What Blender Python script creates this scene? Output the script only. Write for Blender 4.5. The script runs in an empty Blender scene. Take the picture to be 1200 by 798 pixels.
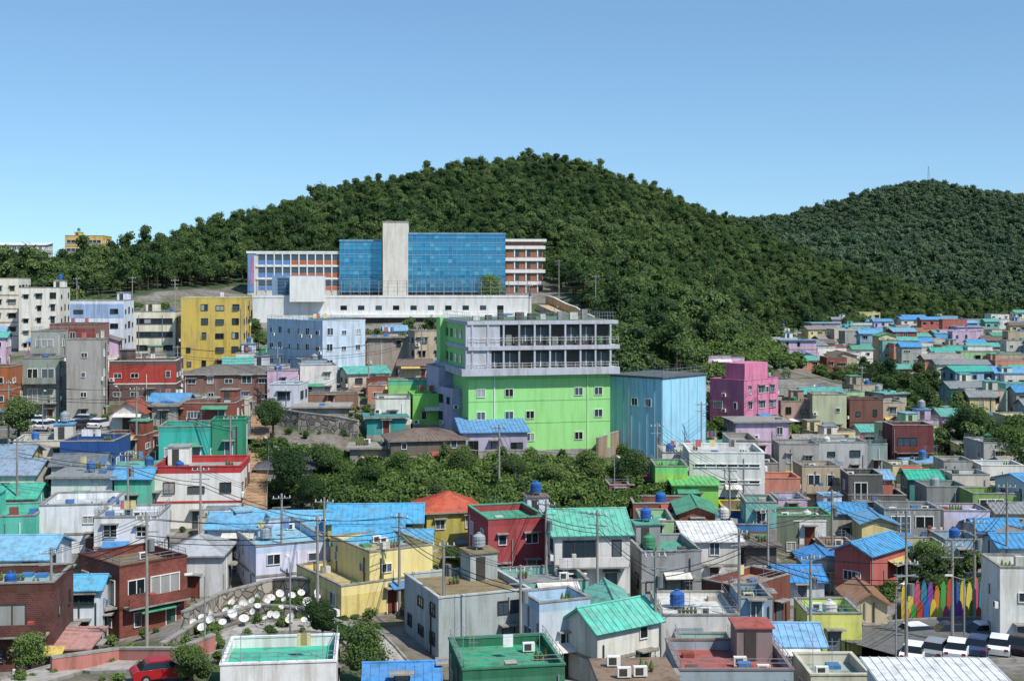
import bpy, math, random, numpy as np
from mathutils import Vector, Matrix
random.seed(7); np.random.seed(7)
rnd=random.Random(11)
F=1500.0; HOR=330.0; CZ=40.0
def P(px,py,d): return Vector(((px-600)/F*d, d, CZ-(py-HOR)/F*d))
YS=[375,400,430,450,470,500,530,580,610,650,690,720,760,798,830,900]
DC=[300,255,225,210,195,180,168,150,142,130,118,108,98,88,80,70]
YR=[385,400,420,450,480,520,560,600,640,690,740,798,830,900]
DR=[600,520,430,340,280,222,187,165,150,132,112,92,82,70]
def D(px,py):
    a=float(np.interp(py,YS,DC)); b=float(np.interp(py,YR,DR))
    t=min(1,max(0,(px-850)/150)); return a*(1-t)+b*t
# ------------------------------------------------------------ materials
def lin(h,ds=0.0):
    h=h.lstrip('#'); c=[int(h[i:i+2],16)/255 for i in (0,2,4)]
    c=[((v/12.92) if v<=0.04045 else ((v+0.055)/1.055)**2.4) for v in c]
    g=.3*c[0]+.59*c[1]+.11*c[2]
    return [v*(1-ds)+g*ds for v in c]+[1.0]
MC={}
def newmat(n):
    m=bpy.data.materials.new(n); m.use_nodes=True
    nt=m.node_tree; b=nt.nodes['Principled BSDF']; return m,nt,b
def paint(h,rough=0.85,dirt=0.4,kind='paint',bump=0.15,ds=0):
    k=(h,rough,dirt,kind)
    if k in MC: return MC[k]
    m,nt,b=newmat(kind+'_'+h); N=nt.nodes; L=nt.links
    tc=N.new('ShaderNodeNewGeometry')
    mp=N.new('ShaderNodeMapping'); mp.inputs['Scale'].default_value=(1.3,1.3,0.16)
    n1=N.new('ShaderNodeTexNoise'); n1.inputs['Scale'].default_value=1.0; n1.inputs['Detail'].default_value=7; n1.inputs['Roughness'].default_value=0.68
    L.new(tc.outputs['Position'],mp.inputs['Vector']); L.new(mp.outputs[0],n1.inputs['Vector'])
    n2=N.new('ShaderNodeTexNoise'); n2.inputs['Scale'].default_value=0.7; n2.inputs['Detail'].default_value=9; n2.inputs['Roughness'].default_value=0.72
    L.new(tc.outputs['Position'],n2.inputs['Vector'])
    r=N.new('ShaderNodeValToRGB'); r.color_ramp.elements[0].position=0.34; r.color_ramp.elements[1].position=0.54
    lo=1-dirt; r.color_ramp.elements[0].color=(lo,lo*0.97,lo*0.9,1); r.color_ramp.elements[1].color=(1,1,1,1)
    L.new(n1.outputs['Fac'],r.inputs['Fac'])
    r2=N.new('ShaderNodeValToRGB'); r2.color_ramp.elements[0].position=0.3; r2.color_ramp.elements[1].position=0.55
    v=min(.75,dirt*1.05); r2.color_ramp.elements[0].color=(v,v,v,1); r2.color_ramp.elements[1].color=(0,0,0,1)
    L.new(n2.outputs['Fac'],r2.inputs['Fac'])
    mx=N.new('ShaderNodeMix'); mx.data_type='RGBA'; mx.blend_type='MULTIPLY'; mx.inputs[0].default_value=1
    mx.inputs[6].default_value=lin(h,ds); L.new(r.outputs[0],mx.inputs[7])
    c=lin(h,ds); lum=.3*c[0]+.59*c[1]+.11*c[2]; g=lum*.45+.07
    m2=N.new('ShaderNodeMix'); m2.data_type='RGBA'; L.new(r2.outputs[0],m2.inputs[0])
    L.new(mx.outputs[2],m2.inputs[6]); m2.inputs[7].default_value=(g*1.04,g,g*.9,1)
    L.new(m2.outputs[2],b.inputs['Base Color'])
    b.inputs['Roughness'].default_value=rough; b.inputs['Specular IOR Level'].default_value=.25
    n3=N.new('ShaderNodeTexNoise'); n3.inputs['Scale'].default_value=6; n3.inputs['Detail'].default_value=4
    L.new(tc.outputs['Position'],n3.inputs['Vector'])
    bp=N.new('ShaderNodeBump'); bp.inputs['Strength'].default_value=bump; bp.inputs['Distance'].default_value=0.05
    L.new(n3.outputs['Fac'],bp.inputs['Height']); L.new(bp.outputs[0],b.inputs['Normal'])
    MC[k]=m; return m
def brick(h):
    k=('brick',h)
    if k in MC: return MC[k]
    m,nt,b=newmat('brick_'+h); N=nt.nodes; L=nt.links
    tc=N.new('ShaderNodeTexCoord'); sp=N.new('ShaderNodeSeparateXYZ'); L.new(tc.outputs['Object'],sp.inputs[0])
    ad=N.new('ShaderNodeMath'); L.new(sp.outputs[0],ad.inputs[0]); L.new(sp.outputs[1],ad.inputs[1])
    cb=N.new('ShaderNodeCombineXYZ'); L.new(ad.outputs[0],cb.inputs[0]); L.new(sp.outputs[2],cb.inputs[1])
    t=N.new('ShaderNodeTexBrick'); t.inputs['Scale'].default_value=1.6; c=lin(h)
    t.inputs['Color1'].default_value=c; t.inputs['Color2'].default_value=[v*0.65 for v in c[:3]]+[1]
    t.inputs['Mortar'].default_value=[v*0.5+0.08 for v in c[:3]]+[1]; t.inputs['Mortar Size'].default_value=0.02
    L.new(cb.outputs[0],t.inputs['Vector'])
    n=N.new('ShaderNodeTexNoise'); n.inputs['Scale'].default_value=0.5; n.inputs['Detail'].default_value=6; L.new(tc.outputs['Object'],n.inputs['Vector'])
    r=N.new('ShaderNodeValToRGB'); r.color_ramp.elements[0].color=(.6,.6,.6,1); r.color_ramp.elements[0].position=.35; r.color_ramp.elements[1].position=.6
    L.new(n.outputs['Fac'],r.inputs[0])
    mx=N.new('ShaderNodeMix'); mx.data_type='RGBA'; mx.blend_type='MULTIPLY'; mx.inputs[0].default_value=1
    L.new(t.outputs['Color'],mx.inputs[6]); L.new(r.outputs[0],mx.inputs[7]); L.new(mx.outputs[2],b.inputs['Base Color'])
    b.inputs['Roughness'].default_value=.9; MC[k]=m; return m
def stone(h='8d857a',sc=1.3):
    k=('stone',h,sc)
    if k in MC: return MC[k]
    m,nt,b=newmat('stone_masonry'); N=nt.nodes; L=nt.links
    g=N.new('ShaderNodeNewGeometry'); v=N.new('ShaderNodeTexVoronoi'); v.inputs['Scale'].default_value=sc; L.new(g.outputs['Position'],v.inputs['Vector'])
    hs=N.new('ShaderNodeMix'); hs.data_type='RGBA'; c=lin(h)
    hs.inputs[6].default_value=[x*0.55 for x in c[:3]]+[1]; hs.inputs[7].default_value=[min(1,x*1.35) for x in c[:3]]+[1]
    sp=N.new('ShaderNodeSeparateColor'); L.new(v.outputs['Color'],sp.inputs[0]); L.new(sp.outputs[0],hs.inputs[0])
    v2=N.new('ShaderNodeTexVoronoi'); v2.feature='DISTANCE_TO_EDGE'; v2.inputs['Scale'].default_value=sc; L.new(g.outputs['Position'],v2.inputs['Vector'])
    r=N.new('ShaderNodeValToRGB'); r.color_ramp.elements[0].color=(.3,.3,.3,1); r.color_ramp.elements[1].position=.09
    L.new(v2.outputs['Distance'],r.inputs[0])
    mx=N.new('ShaderNodeMix'); mx.data_type='RGBA'; mx.blend_type='MULTIPLY'; mx.inputs[0].default_value=1
    L.new(hs.outputs[2],mx.inputs[6]); L.new(r.outputs[0],mx.inputs[7]); L.new(mx.outputs[2],b.inputs['Base Color'])
    bp=N.new('ShaderNodeBump'); bp.inputs['Distance'].default_value=.1; L.new(r.outputs[0],bp.inputs['Height']); L.new(bp.outputs[0],b.inputs['Normal'])
    b.inputs['Roughness'].default_value=.95; MC[k]=m; return m
def glass(h,rough=.06,metal=0.0):
    k=('glass',h,rough,metal)
    if k in MC: return MC[k]
    m,nt,b=newmat('window_glass_'+h); b.inputs['Base Color'].default_value=lin(h); b.inputs['Roughness'].default_value=rough
    b.inputs['Metallic'].default_value=metal; b.inputs['IOR'].default_value=1.5
    N=nt.nodes; L=nt.links; g=N.new('ShaderNodeNewGeometry'); n=N.new('ShaderNodeTexNoise'); n.inputs['Scale'].default_value=.8
    L.new(g.outputs['Position'],n.inputs['Vector']); bp=N.new('ShaderNodeBump'); bp.inputs['Strength'].default_value=.15; bp.inputs['Distance'].default_value=.1
    L.new(n.outputs['Fac'],bp.inputs['Height']); L.new(bp.outputs[0],b.inputs['Normal']); MC[k]=m; return m
GL=[glass('1c2226'),glass('2c3a42'),glass('40505a'),glass('20251f'),glass('525e64'),paint('9a9c98',.5,.2,'curtained_glass'),glass('34464a')]
METAL=paint('8c9094',.4,.2,'steel')
CONC=paint('98948c',.9,.5,'concrete')
WHT=paint('e2e2de',.6,.15)
DKF=paint('45433f',.5,.2)
def foliage(name,c1,c2,c3):
    m,nt,b=newmat(name); N=nt.nodes; L=nt.links
    oi=N.new('ShaderNodeObjectInfo'); g=N.new('ShaderNodeNewGeometry')
    n=N.new('ShaderNodeTexNoise'); n.inputs['Scale'].default_value=.03; n.inputs['Detail'].default_value=5; L.new(g.outputs['Position'],n.inputs['Vector'])
    a=N.new('ShaderNodeMath'); a.operation='MULTIPLY_ADD'; L.new(oi.outputs['Random'],a.inputs[0]); a.inputs[1].default_value=.7; 
    a2=N.new('ShaderNodeMath'); a2.operation='MULTIPLY_ADD'; L.new(n.outputs['Fac'],a2.inputs[0]); a2.inputs[1].default_value=1.8; a2.inputs[2].default_value=-.82
    L.new(a2.outputs[0],a.inputs[2])
    a3=N.new('ShaderNodeMath'); a3.operation='MULTIPLY_ADD'; L.new(g.outputs['Random Per Island'],a3.inputs[0]); a3.inputs[1].default_value=.3; L.new(a.outputs[0],a3.inputs[2])
    r=N.new('ShaderNodeValToRGB'); e=r.color_ramp.elements; e[0].color=c1; e[0].position=.1; e[1].color=c3; e[1].position=.95
    x=e.new(.5); x.color=c2
    L.new(a3.outputs[0],r.inputs[0]); L.new(r.outputs[0],b.inputs['Base Color']); b.inputs['Roughness'].default_value=.75
    b.inputs['Specular IOR Level'].default_value=.15
    tr=N.new('ShaderNodeBsdfTranslucent'); L.new(r.outputs[0],tr.inputs[0]); ms=N.new('ShaderNodeMixShader'); ms.inputs[0].default_value=.3
    L.new(b.outputs[0],ms.inputs[1]); L.new(tr.outputs[0],ms.inputs[2]); L.new(ms.outputs[0],N['Material Output'].inputs['Surface'])
    return m
FOL=foliage('foliage',(.032,.068,.022,1),(.08,.135,.038,1),(.16,.225,.07,1))
FOL_HAZE=foliage('foliage_far_haze_tint',(.06,.105,.07,1),(.10,.155,.085,1),(.145,.205,.105,1))  # paler, bluer leaf colours: distance haze painted into the far trees
FOLS=foliage('foliage_shrub',(.05,.095,.025,1),(.105,.17,.042,1),(.17,.25,.065,1))
BARK=paint('4a3b2e',.95,.3,'bark')
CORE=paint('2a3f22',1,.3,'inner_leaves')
# ------------------------------------------------------------ builder
class Bld:
    def __init__(s,name,loc,ang=0,w=1,l=1):
        s.name=name; s.loc=loc; s.ang=ang; s.w=w; s.l=l; s.x0=0; s.y0=0; s.parts={}
    def poly(s,part,mat,vs,fs):
        p=s.parts.setdefault(part,[[],[],[],[]]); o=len(p[0]); p[0].extend(vs)
        if mat not in p[3]: p[3].append(mat)
        i=p[3].index(mat)
        for f in fs: p[1].append([a+o for a in f]); p[2].append(i)
    def box(s,part,mat,x0,x1,y0,y1,z0,z1):
        v=[(x0,y0,z0),(x1,y0,z0),(x1,y1,z0),(x0,y1,z0),(x0,y0,z1),(x1,y0,z1),(x1,y1,z1),(x0,y1,z1)]
        s.poly(part,mat,v,[(0,3,2,1),(4,5,6,7),(0,1,5,4),(1,2,6,5),(2,3,7,6),(3,0,4,7)])
    def fb(s,part,mat,side,s0,s1,z0,z1,o0,o1):
        X=s.x0;Y=s.y0
        if side=='F': s.box(part,mat,X+s0,X+s1,Y-o1,Y-o0,z0,z1)
        elif side=='L': s.box(part,mat,X-o1,X-o0,Y+s0,Y+s1,z0,z1)
        elif side=='R': s.box(part,mat,X+s.w+o0,X+s.w+o1,Y+s0,Y+s1,z0,z1)
        else: s.box(part,mat,X+s0,X+s1,Y+s.l+o0,Y+s.l+o1,z0,z1)
    def cyl(s,part,mat,x,y,z0,z1,r,r1=None,n=12,cap=True):
        r1=r if r1 is None else r1
        v=[(x+r*math.cos(6.2832*i/n),y+r*math.sin(6.2832*i/n),z0) for i in range(n)]+[(x+r1*math.cos(6.2832*i/n),y+r1*math.sin(6.2832*i/n),z1) for i in range(n)]
        f=[(i,(i+1)%n,n+(i+1)%n,n+i) for i in range(n)]
        if cap: f+= [tuple(range(n,2*n)),tuple(range(n-1,-1,-1))]
        s.poly(part,mat,v,f)
    def bar(s,part,mat,a,b,r,n=5):
        a=Vector(a); b=Vector(b); d=(b-a).normalized(); u=d.orthogonal().normalized(); w=d.cross(u)
        v=[tuple(q+(u*math.cos(6.2832*i/n)+w*math.sin(6.2832*i/n))*r) for q in (a,b) for i in range(n)]
        s.poly(part,mat,v,[(i,(i+1)%n,n+(i+1)%n,n+i) for i in range(n)]+[tuple(range(n,2*n)),tuple(range(n-1,-1,-1))])
    def finish(s,single=False):
        M=Matrix.Translation(s.loc)@Matrix.Rotation(s.ang,4,'Z')
        if single or len(s.parts)==1:
            vs=[];fs=[];mi=[];ms=[]
            for p in s.parts.values():
                o=len(vs); vs+=p[0]; fs+=[[a+o for a in f] for f in p[1]]
                for m in p[3]:
                    if m not in ms: ms.append(m)
                mi+=[ms.index(p[3][i]) for i in p[2]]
            me=bpy.data.meshes.new(s.name); me.from_pydata(vs,[],fs)
            for m in ms: me.materials.append(m)
            me.polygons.foreach_set('material_index',mi); me.update()
            ob=bpy.data.objects.new(s.name,me); ob.matrix_world=M; bpy.context.scene.collection.objects.link(ob); return ob
        e=bpy.data.objects.new(s.name,None); e.matrix_world=M; bpy.context.scene.collection.objects.link(e)
        for k,p in s.parts.items():
            me=bpy.data.meshes.new(k); me.from_pydata(p[0],[],p[1])
            for m in p[3]: me.materials.append(m)
            me.polygons.foreach_set('material_index',p[2]); me.update()
            o=bpy.data.objects.new(k,me); o.parent=e; bpy.context.scene.collection.objects.link(o)
        return e
def window(b,side,s,z,w,h,fr,rng,brow=None):
    g=rng.choice(GL); t=.06
    b.fb('windows',g,side,s,s+w,z,z+h,-.05,.025)
    if w>.8 and rng.random()<.35: b.fb('windows',rng.choice(GL),side,s+w/2,s+w-.01,z+.01,z+h-.01,-.04,.032)
    b.fb('window_frames',fr,side,s-t,s+w+t,z-t,z,-.03,.12); b.fb('window_frames',fr,side,s-t,s+w+t,z+h,z+h+t,-.03,.1)
    b.fb('window_frames',fr,side,s-t,s,z,z+h,-.03,.1); b.fb('window_frames',fr,side,s+w,s+w+t,z,z+h,-.03,.1)
    if w>.8: b.fb('window_frames',fr,side,s+w/2-.03,s+w/2+.03,z,z+h,-.03,.06)
    if w>1.7:
        for q in (.25,.75): b.fb('window_frames',fr,side,s+w*q-.025,s+w*q+.025,z,z+h,-.03,.055)
    if brow: b.fb('window_canopies',brow,side,s-.25,s+w+.25,z+h+.12,z+h+.22,-.03,.45)
def rail(b,part,mat,pts,h=1.0,step=.0):
    for a,c in zip(pts[:-1],pts[1:]):
        a=Vector(a);c=Vector(c); n=max(1,int((c-a).length/1.2))
        for q in (h,h*.55): b.bar(part,mat,a+Vector((0,0,q)),c+Vector((0,0,q)),.025,4)
        for i in range(n+1):
            p=a.lerp(c,i/n); b.bar(part,mat,p,p+Vector((0,0,h)),.025,4)
AWN=['4a86b8','b04c40','4a9878','c8b060','d8d4cc','6a7a88']
def facade(b,side,L,z0,n,sh,style,rng,fr,brow,det,ground=True):
    bays=max(1,int(L/2.7)); bw=L/bays
    cols=[(min(rng.choice([.7,.9,1.2,1.5,1.8]),bw-.6),rng.choice([.7,.9,1.1,1.2])) for _ in range(bays)]
    for k in range(n):
        zz=z0+k*sh
        if style=='ribbon':
            m=.6; b.fb('windows',GL[1],side,m,L-m,zz+.95,zz+sh-.75,-.05,.03)
            nn=max(2,int((L-2*m)/1.3))
            for i in range(nn+1):
                s=m+(L-2*m)*i/nn; b.fb('window_frames',fr,side,s-.05,s+.05,zz+.95,zz+sh-.75,-.03,.08)
                if i<nn and rng.random()<.3: b.fb('windows',rng.choice(GL),side,s+.06,s+(L-2*m)/nn-.06,zz+1,zz+sh-.8,-.04,.036)
            b.fb('window_frames',fr,side,m-.1,L-m+.1,zz+.85,zz+.95,-.03,.12); b.fb('window_frames',fr,side,m-.1,L-m+.1,zz+sh-.75,zz+sh-.65,-.03,.12)
            continue
        if style=='balc' and (k>0 or not ground):
            b.fb('balcony',CONC,side,.3,L-.3,zz-.12,zz+.03,-.02,1.2)
            q0=.8
            while q0<L-1.6:
                q1=min(L-.8,q0+rng.choice([1.6,2.2,3.]))
                hh=rng.choice([2.1,2.1,1.2]); zb=zz+2.2-hh
                b.fb('windows',rng.choice(GL),side,q0,q1,zb,zz+2.2,-.05,.03)
                nn=max(1,int((q1-q0)/.8))
                for i in range(nn+1):
                    s=q0+(q1-q0)*i/nn; b.fb('window_frames',fr,side,s-.04,s+.04,zb,zz+2.2,-.03,.08)
                b.fb('window_frames',fr,side,q0-.06,q1+.06,zz+2.2,zz+2.28,-.03,.1)
                q0=q1+rng.choice([.6,1.0,1.6])
            if rng.random()<.5:
                nn=int((L-.6)/.3)
                for i in range(nn+1):
                    s=.32+(L-.64)*i/nn; b.fb('balcony',METAL,side,s-.02,s+.02,zz+.03,zz+.95,1.12,1.16)
                b.fb('balcony',METAL,side,.3,L-.3,zz+.95,zz+1.0,1.1,1.18)
            else: b.fb('balcony',b.wall,side,.3,L-.3,zz+.03,zz+.9,1.08,1.198)
            for i in range(rng.randint(0,3)):
                s=rng.uniform(.6,L-1.2); b.fb('balcony_clutter',paint(rng.choice(['c8c8c0','7a4a34','4a7ab0','b0564a','4a7a4a'])),side,s,s+rng.uniform(.3,.8),zz+.03,zz+rng.uniform(.5,1.3),.5,.95)
            continue
        for i in range(bays):
            s=i*bw; w,h=cols[i]
            if w<.5: continue
            if ground and k==0 and side in 'FR' and i==(bays//2 if bays>1 else 0):
                dm=paint(rng.choice(['4c3a2e','5a6a70','8a8a84','3a5a4a','7a4030']),.5,.3,'door')
                b.fb('door',dm,side,s+bw/2-.45,s+bw/2+.45,.02+z0,z0+2.1,-.03,.05)
                b.fb('door',fr,side,s+bw/2-.53,s+bw/2-.45,.02+z0,z0+2.18,-.03,.08);b.fb('door',fr,side,s+bw/2+.45,s+bw/2+.53,.02+z0,z0+2.18,-.03,.08)
                b.fb('door_canopy',CONC,side,s+bw/2-.8,s+bw/2+.8,z0+2.3,z0+2.4,-.03,.8)
                continue
            if rng.random()<.86 and zz+1+h<z0+n*sh-.1:
                ww=w if rng.random()<.75 else max(.6,w*.6)
                window(b,side,s+(bw-ww)/2+rng.uniform(-.12,.12),zz+(1.0 if h<1.3 else .85),ww,h,fr,rng,brow if rng.random()<.8 else None)
                if det and w>1.1 and rng.random()<.2:
                    for q in (1.0,1.3,1.6): b.fb('grille',METAL,side,s+(bw-w)/2,s+(bw-w)/2+w,zz+q,zz+q+.05,.2,.25)
            if det and rng.random()<.08:
                a=s+.1; b.fb('air_conditioner',WHT,side,a,a+.8,zz+.4,zz+.95,.08,.38); b.fb('air_conditioner',DKF,side,a+.1,a+.5,zz+.47,zz+.88,.36,.385)
    if det:
        for _ in range(rng.randint(0,2)):
            q=rng.uniform(.15,L-.25); b.fb('drain_pipe',rng.choice([WHT,CONC,METAL,DKF]),side,q,q+.09,z0-.5,z0+n*sh-rng.choice([0,sh*.5]),.03,.12)
        if ground and side=='F' and L>4 and rng.random()<.35:
            q=rng.uniform(.3,L-3); m=paint(rng.choice(AWN),.6,.35,'awning'); q2=min(L-.2,q+rng.uniform(2,4))
            o=[(q,z0+2.75,-.02),(q2,z0+2.75,-.02),(q2,z0+2.35,-1.1),(q,z0+2.35,-1.1)]
            v=[(b.x0+x,b.y0+y,z) for x,z,y in o]; v+=[(x,y,z-.06) for x,y,z in v]
            b.poly('awning',m,v,[(0,3,2,1),(4,5,6,7),(3,7,6,2),(0,4,7,3),(1,2,6,5)])
TANKC=['2f62a8','2f62a8','3f6ca4','d0d0cc','4a8a68','9aa0a4','2f62a8']
def tank(b,x,y,z,rng,r=None):
    r=r or rng.uniform(.45,.65); h=r*1.9; m=paint(rng.choice(TANKC),.45,.25,'tank')
    for dx,dy in((-1,-1),(1,-1),(-1,1),(1,1)): b.box('water_tank',METAL,x+dx*r*.6-.04,x+dx*r*.6+.04,y+dy*r*.6-.04,y+dy*r*.6+.04,z,z+.3)
    b.cyl('water_tank',m,x,y,z+.3,z+.3+h*.8,r,r*.96,14); b.cyl('water_tank',m,x,y,z+.3+h*.8,z+.3+h,r*.96,r*.35,14); b.cyl('water_tank',m,x,y,z+.3+h,z+.4+h,r*.3,r*.3,10)
    for q in (.25,.55): b.cyl('water_tank',m,x,y,z+.3+h*q,z+.36+h*q,r*1.04,r*1.04,14)
def roofprops(b,X0,Y0,w,l,z,rng,wall,fr,det,deck,big=True):
    occ=[]
    def spot(a,c):
        for _ in range(8):
            if w<a+1 or l<c+1: return None
            x=X0+rng.uniform(.4,w-a-.4); y=Y0+rng.uniform(.4,l-c-.4)
            if all(x+a<o[0] or x>o[1] or y+c<o[2] or y>o[3] for o in occ): occ.append((x,x+a,y,y+c)); return x,y
        return None
    if big and w>5 and l>5 and rng.random()<.4:
        x=X0+(w-2.9 if rng.random()<.5 else .5); y=Y0+l-2.9; occ.append((x,x+2.4,y,y+2.4))
        b.box('stair_house',wall,x,x+2.4,y,y+2.4,z-.05,z+2.2); b.box('stair_house',deck,x-.15,x+2.55,y-.15,y+2.55,z+2.2,z+2.32)
        b.box('stair_house',DKF,x+.5,x+1.3,y-.04,y,z+.05,z+1.95)
        if rng.random()<.25: tank(b,x+1.2,y+1.2,z+2.32,rng)
    if rng.random()<.2:
        p=spot(1.6,1.6)
        if p: tank(b,p[0]+.8,p[1]+.8,z,rng)
    for _ in range(rng.randint(1,6) if det else rng.randint(0,2)):
        p=spot(.9,.9)
        if p:
            x,y=p; r=rng.random()
            if r<.15: b.box('air_conditioner',WHT,x,x+.85,y,y+.35,z+.1,z+.7); b.box('air_conditioner',DKF,x+.1,x+.6,y-.01,y+.01,z+.17,z+.63)
            elif r<.55:
                for i in range(rng.randint(2,5)): 
                    if x+i*.32<X0+w-.4: b.cyl('plant_pots',paint(rng.choice(['7a4a34','4a4a4a','8a3a2a'])),x+i*.32,y+.2,z,z+.28,.1,.15,8); b.cyl('plant_pots',FOLS,x+i*.32,y+.2,z+.28,z+rng.uniform(.5,.9),.18,.04,6)
            elif r<.75: b.box('storage_crate',paint(rng.choice(['b8b0a0','4a78b0','8a4a40','c8c8c0','5a5a54'])),x,x+.8,y,y+.6,z,z+rng.uniform(.3,.9))
            elif r<.88: b.bar('antenna',METAL,(x,y,z),(x,y,z+2.4),.025,4); b.bar('antenna',METAL,(x-.5,y,z+2.2),(x+.5,y,z+2.2),.015,4); b.bar('antenna',METAL,(x-.3,y,z+1.9),(x+.3,y,z+1.9),.015,4)
            else: b.box('tarpaulin',paint(rng.choice(['3f7ab0','4a8a5a','6a6a68']),.5,.2),x,x+.9,y,y+.9,z,z+.25)
    if det and rng.random()<.3 and w>5:
        y=Y0+l*.5; 
        for x in (X0+1.,X0+w-1.): b.bar('clothes_line',METAL,(x,y,z),(x,y,z+1.7),.03,4); b.bar('clothes_line',METAL,(x,y-.4,z+1.7),(x,y+.4,z+1.7),.02,4)
        for dy in(-.35,.35): b.bar('clothes_line',METAL,(X0+1,y+dy,z+1.7),(X0+w-1,y+dy,z+1.7),.012,3)
        for i in range(rng.randint(1,4)):
            x=X0+rng.uniform(1.2,w-2); b.box('laundry',paint(rng.choice(['e8e8e8','6a8ab8','b86a6a','d8c890'])),x,x+.7,y+.34,y+.36,z+.8,z+1.68)
def slabroof(b,part,mat,pts,th=.1,ribs=0,ribm=None,rs=.55):
    a,bb,c,d=[Vector(q) for q in pts]; n=(bb-a).cross(d-a).normalized()
    v=[tuple(q) for q in (a,bb,c,d)]+[tuple(q-n*th) for q in (a,bb,c,d)]
    b.poly(part,mat,v,[(0,1,2,3),(7,6,5,4),(0,4,5,1),(1,5,6,2),(2,6,7,3),(3,7,4,0)])
    if ribs:
        k=max(2,int((bb-a).length/rs)); e=(bb-a).normalized()*.03
        for i in range(k+1):
            t=.01+.98*i/k; p=a.lerp(bb,t); q=d.lerp(c,t)
            vv=[p-e,p+e,q+e,q-e]; vv=[tuple(x+n*.01-n*.03) for x in vv]+[tuple(x+n*.045) for x in vv]
            b.poly(part,ribm or mat,vv,[(4,5,6,7),(0,1,5,4),(1,2,6,5),(2,3,7,6),(3,0,4,7)])
FOOT=[]; CTRL=[]; RECT=[]
def building(name,xl,xc,xr,yt,yb,wall,roof='flat',rcol='7c9a84',**o):
    rng=random.Random(int(xl*7+xc*13+yt*31+yb)&0xffffff)
    if 'at' in o:
        X,Y,Zb,al,w,l,h=o['at']; C=Vector((X,Y,Zb)); d=Y
    else:
        d=o.get('d') or D(xc,yb); l0=o.get('l',8.0)
        uc=(((xl+xr)/2)-600)/F
        ur=(xr-600)/F; ul=(xl-600)/F
        if 'a' not in o and uc<-.07 and xc-xl<=20:
            l=l0; al=math.radians(rng.uniform(1,9)); C=P(xl,yb,d); ca,sa=math.cos(al),math.sin(al)
            for _ in range(4):
                w=(ur*(d+l*ca)-C.x+l*sa)/(ca-ur*sa)
                if w<l*.8 and l>4.5: l-=1.2
            w=max(2.5,min(40,w))
        else:
            C=P(xc,yb,d)
            if 'a' in o:
                al=math.radians(o['a']); l=(C.x-ul*d)/max(.1,(math.sin(al)+ul*math.cos(al)))
            else:
                v=(C.x-ul*d)/l0/math.sqrt(1+ul*ul); al=math.asin(max(-.9,min(.92,v)))-math.atan(ul); l=l0
                if al<-.05:
                    al=rng.uniform(-.06,.04); l=min(l0,max(5,(C.x-ul*d)/max(.1,(math.sin(al)+ul*math.cos(al)))))
            l=max(4,min(22,l))
            w=(ur*d-C.x)/max(.15,(math.cos(al)-ur*math.sin(al))); w=max(2.5,min(40,w))
        h=(yb-yt)/F*d
        RECT.append((xl,xr,yt,yb,d))
    b=Bld(name,C,al,w,l)
    wm=wall if not isinstance(wall,str) else paint(wall,dirt=o.get('dirt',.32)); b.wall=wm
    fr=WHT if rng.random()<.65 else DKF
    if 'fr' in o: fr=paint(o['fr'],.6,.2)
    tr=paint(o['trim'],.8,.3) if 'trim' in o else (wm if rng.random()<.3 else CONC)
    det=d<260
    par=o.get('par',.75 if roof=='flat' else 0); hw=h-par
    n=o.get('n') or max(1,round(hw/2.9)); sh=hw/n
    st=o.get('st','std'); brow=CONC if rng.random()<.45 else None
    rm=paint(rcol,.75,.45,'roof_coating'); pm=paint(o['parc'],dirt=.3) if 'parc' in o else wm
    def facades(L1,L2,z0,nn,ground):
        if st=='none': return
        for side,L in (('F',L1),('L',L2),('R',L2),('K',L1)):
            s2=st if side in o.get('sides','F') or st=='std' else 'std'
            facade(b,side,L,z0,nn,sh,s2,rng,fr,brow if side=='F' else None,det,ground)
    def flattop(X,Y,w,l,zr,zt):
        t=.16
        for x0,x1,y0,y1 in ((0,w,0,t),(0,w,l-t,l),(0,t,t,l-t),(w-t,w,t,l-t)): b.box('parapet',pm,X+x0,X+x1,Y+y0,Y+y1,zr,zt-.06)
        for x0,x1,y0,y1 in ((-.06,w+.06,-.06,t+.05),(-.06,w+.06,l-t-.05,l+.06),(-.06,t+.05,t+.05,l-t-.05),(w-t-.05,w+.06,t+.05,l-t-.05)): b.box('parapet',tr,X+x0,X+x1,Y+y0,Y+y1,zt-.06,zt+.06)
        b.box('roof',rm,X+t,X+w-t,Y+t,Y+l-t,zr-.1,zr+.04)
    step=roof=='flat' and n>=2 and w>6.5 and det and st!='none' and o.get('step',rng.random()<.45) and 'top' not in o
    b.box('foundation',stone() if rng.random()<.3 else CONC,-.05,w+.05,-.05,l+.05,-6,.25)
    if step:
        hl=hw-sh; b.box('walls',wm,0,w,0,l,0,hl); facades(w,l,.05,n-1,True)
        flattop(0,0,w,l,hl,hl+.75)
        f=rng.uniform(.5,.72); left=rng.random()<.5; wu=w*f; xu=.04 if left else w-wu-.04
        yu=.04 if rng.random()<.6 else 1.4; lu=l-yu-.04
        b.box('upper_storey',wm,xu,xu+wu,yu,yu+lu,hl-.05,hw)
        b.x0,b.y0,b.w,b.l=xu,yu,wu,lu; facades(wu,lu,hl+.1,1,False); b.x0=b.y0=0; b.w,b.l=w,l
        flattop(xu,yu,wu,lu,hw,h)
        roofprops(b,xu,yu,wu,lu,hw+.04,rng,wm,fr,det,rm)
        if left: roofprops(b,wu,0,w-wu,l,hl+.04,rng,wm,fr,det,rm,False)
        else: roofprops(b,0,0,w-wu,l,hl+.04,rng,wm,fr,det,rm,False)
        if rng.random()<.5: rail(b,'roof_railing',METAL,[(xu+.08,yu+.08,h+.05),(xu+wu-.08,yu+.08,h+.05)],.6)
    else:
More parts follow.
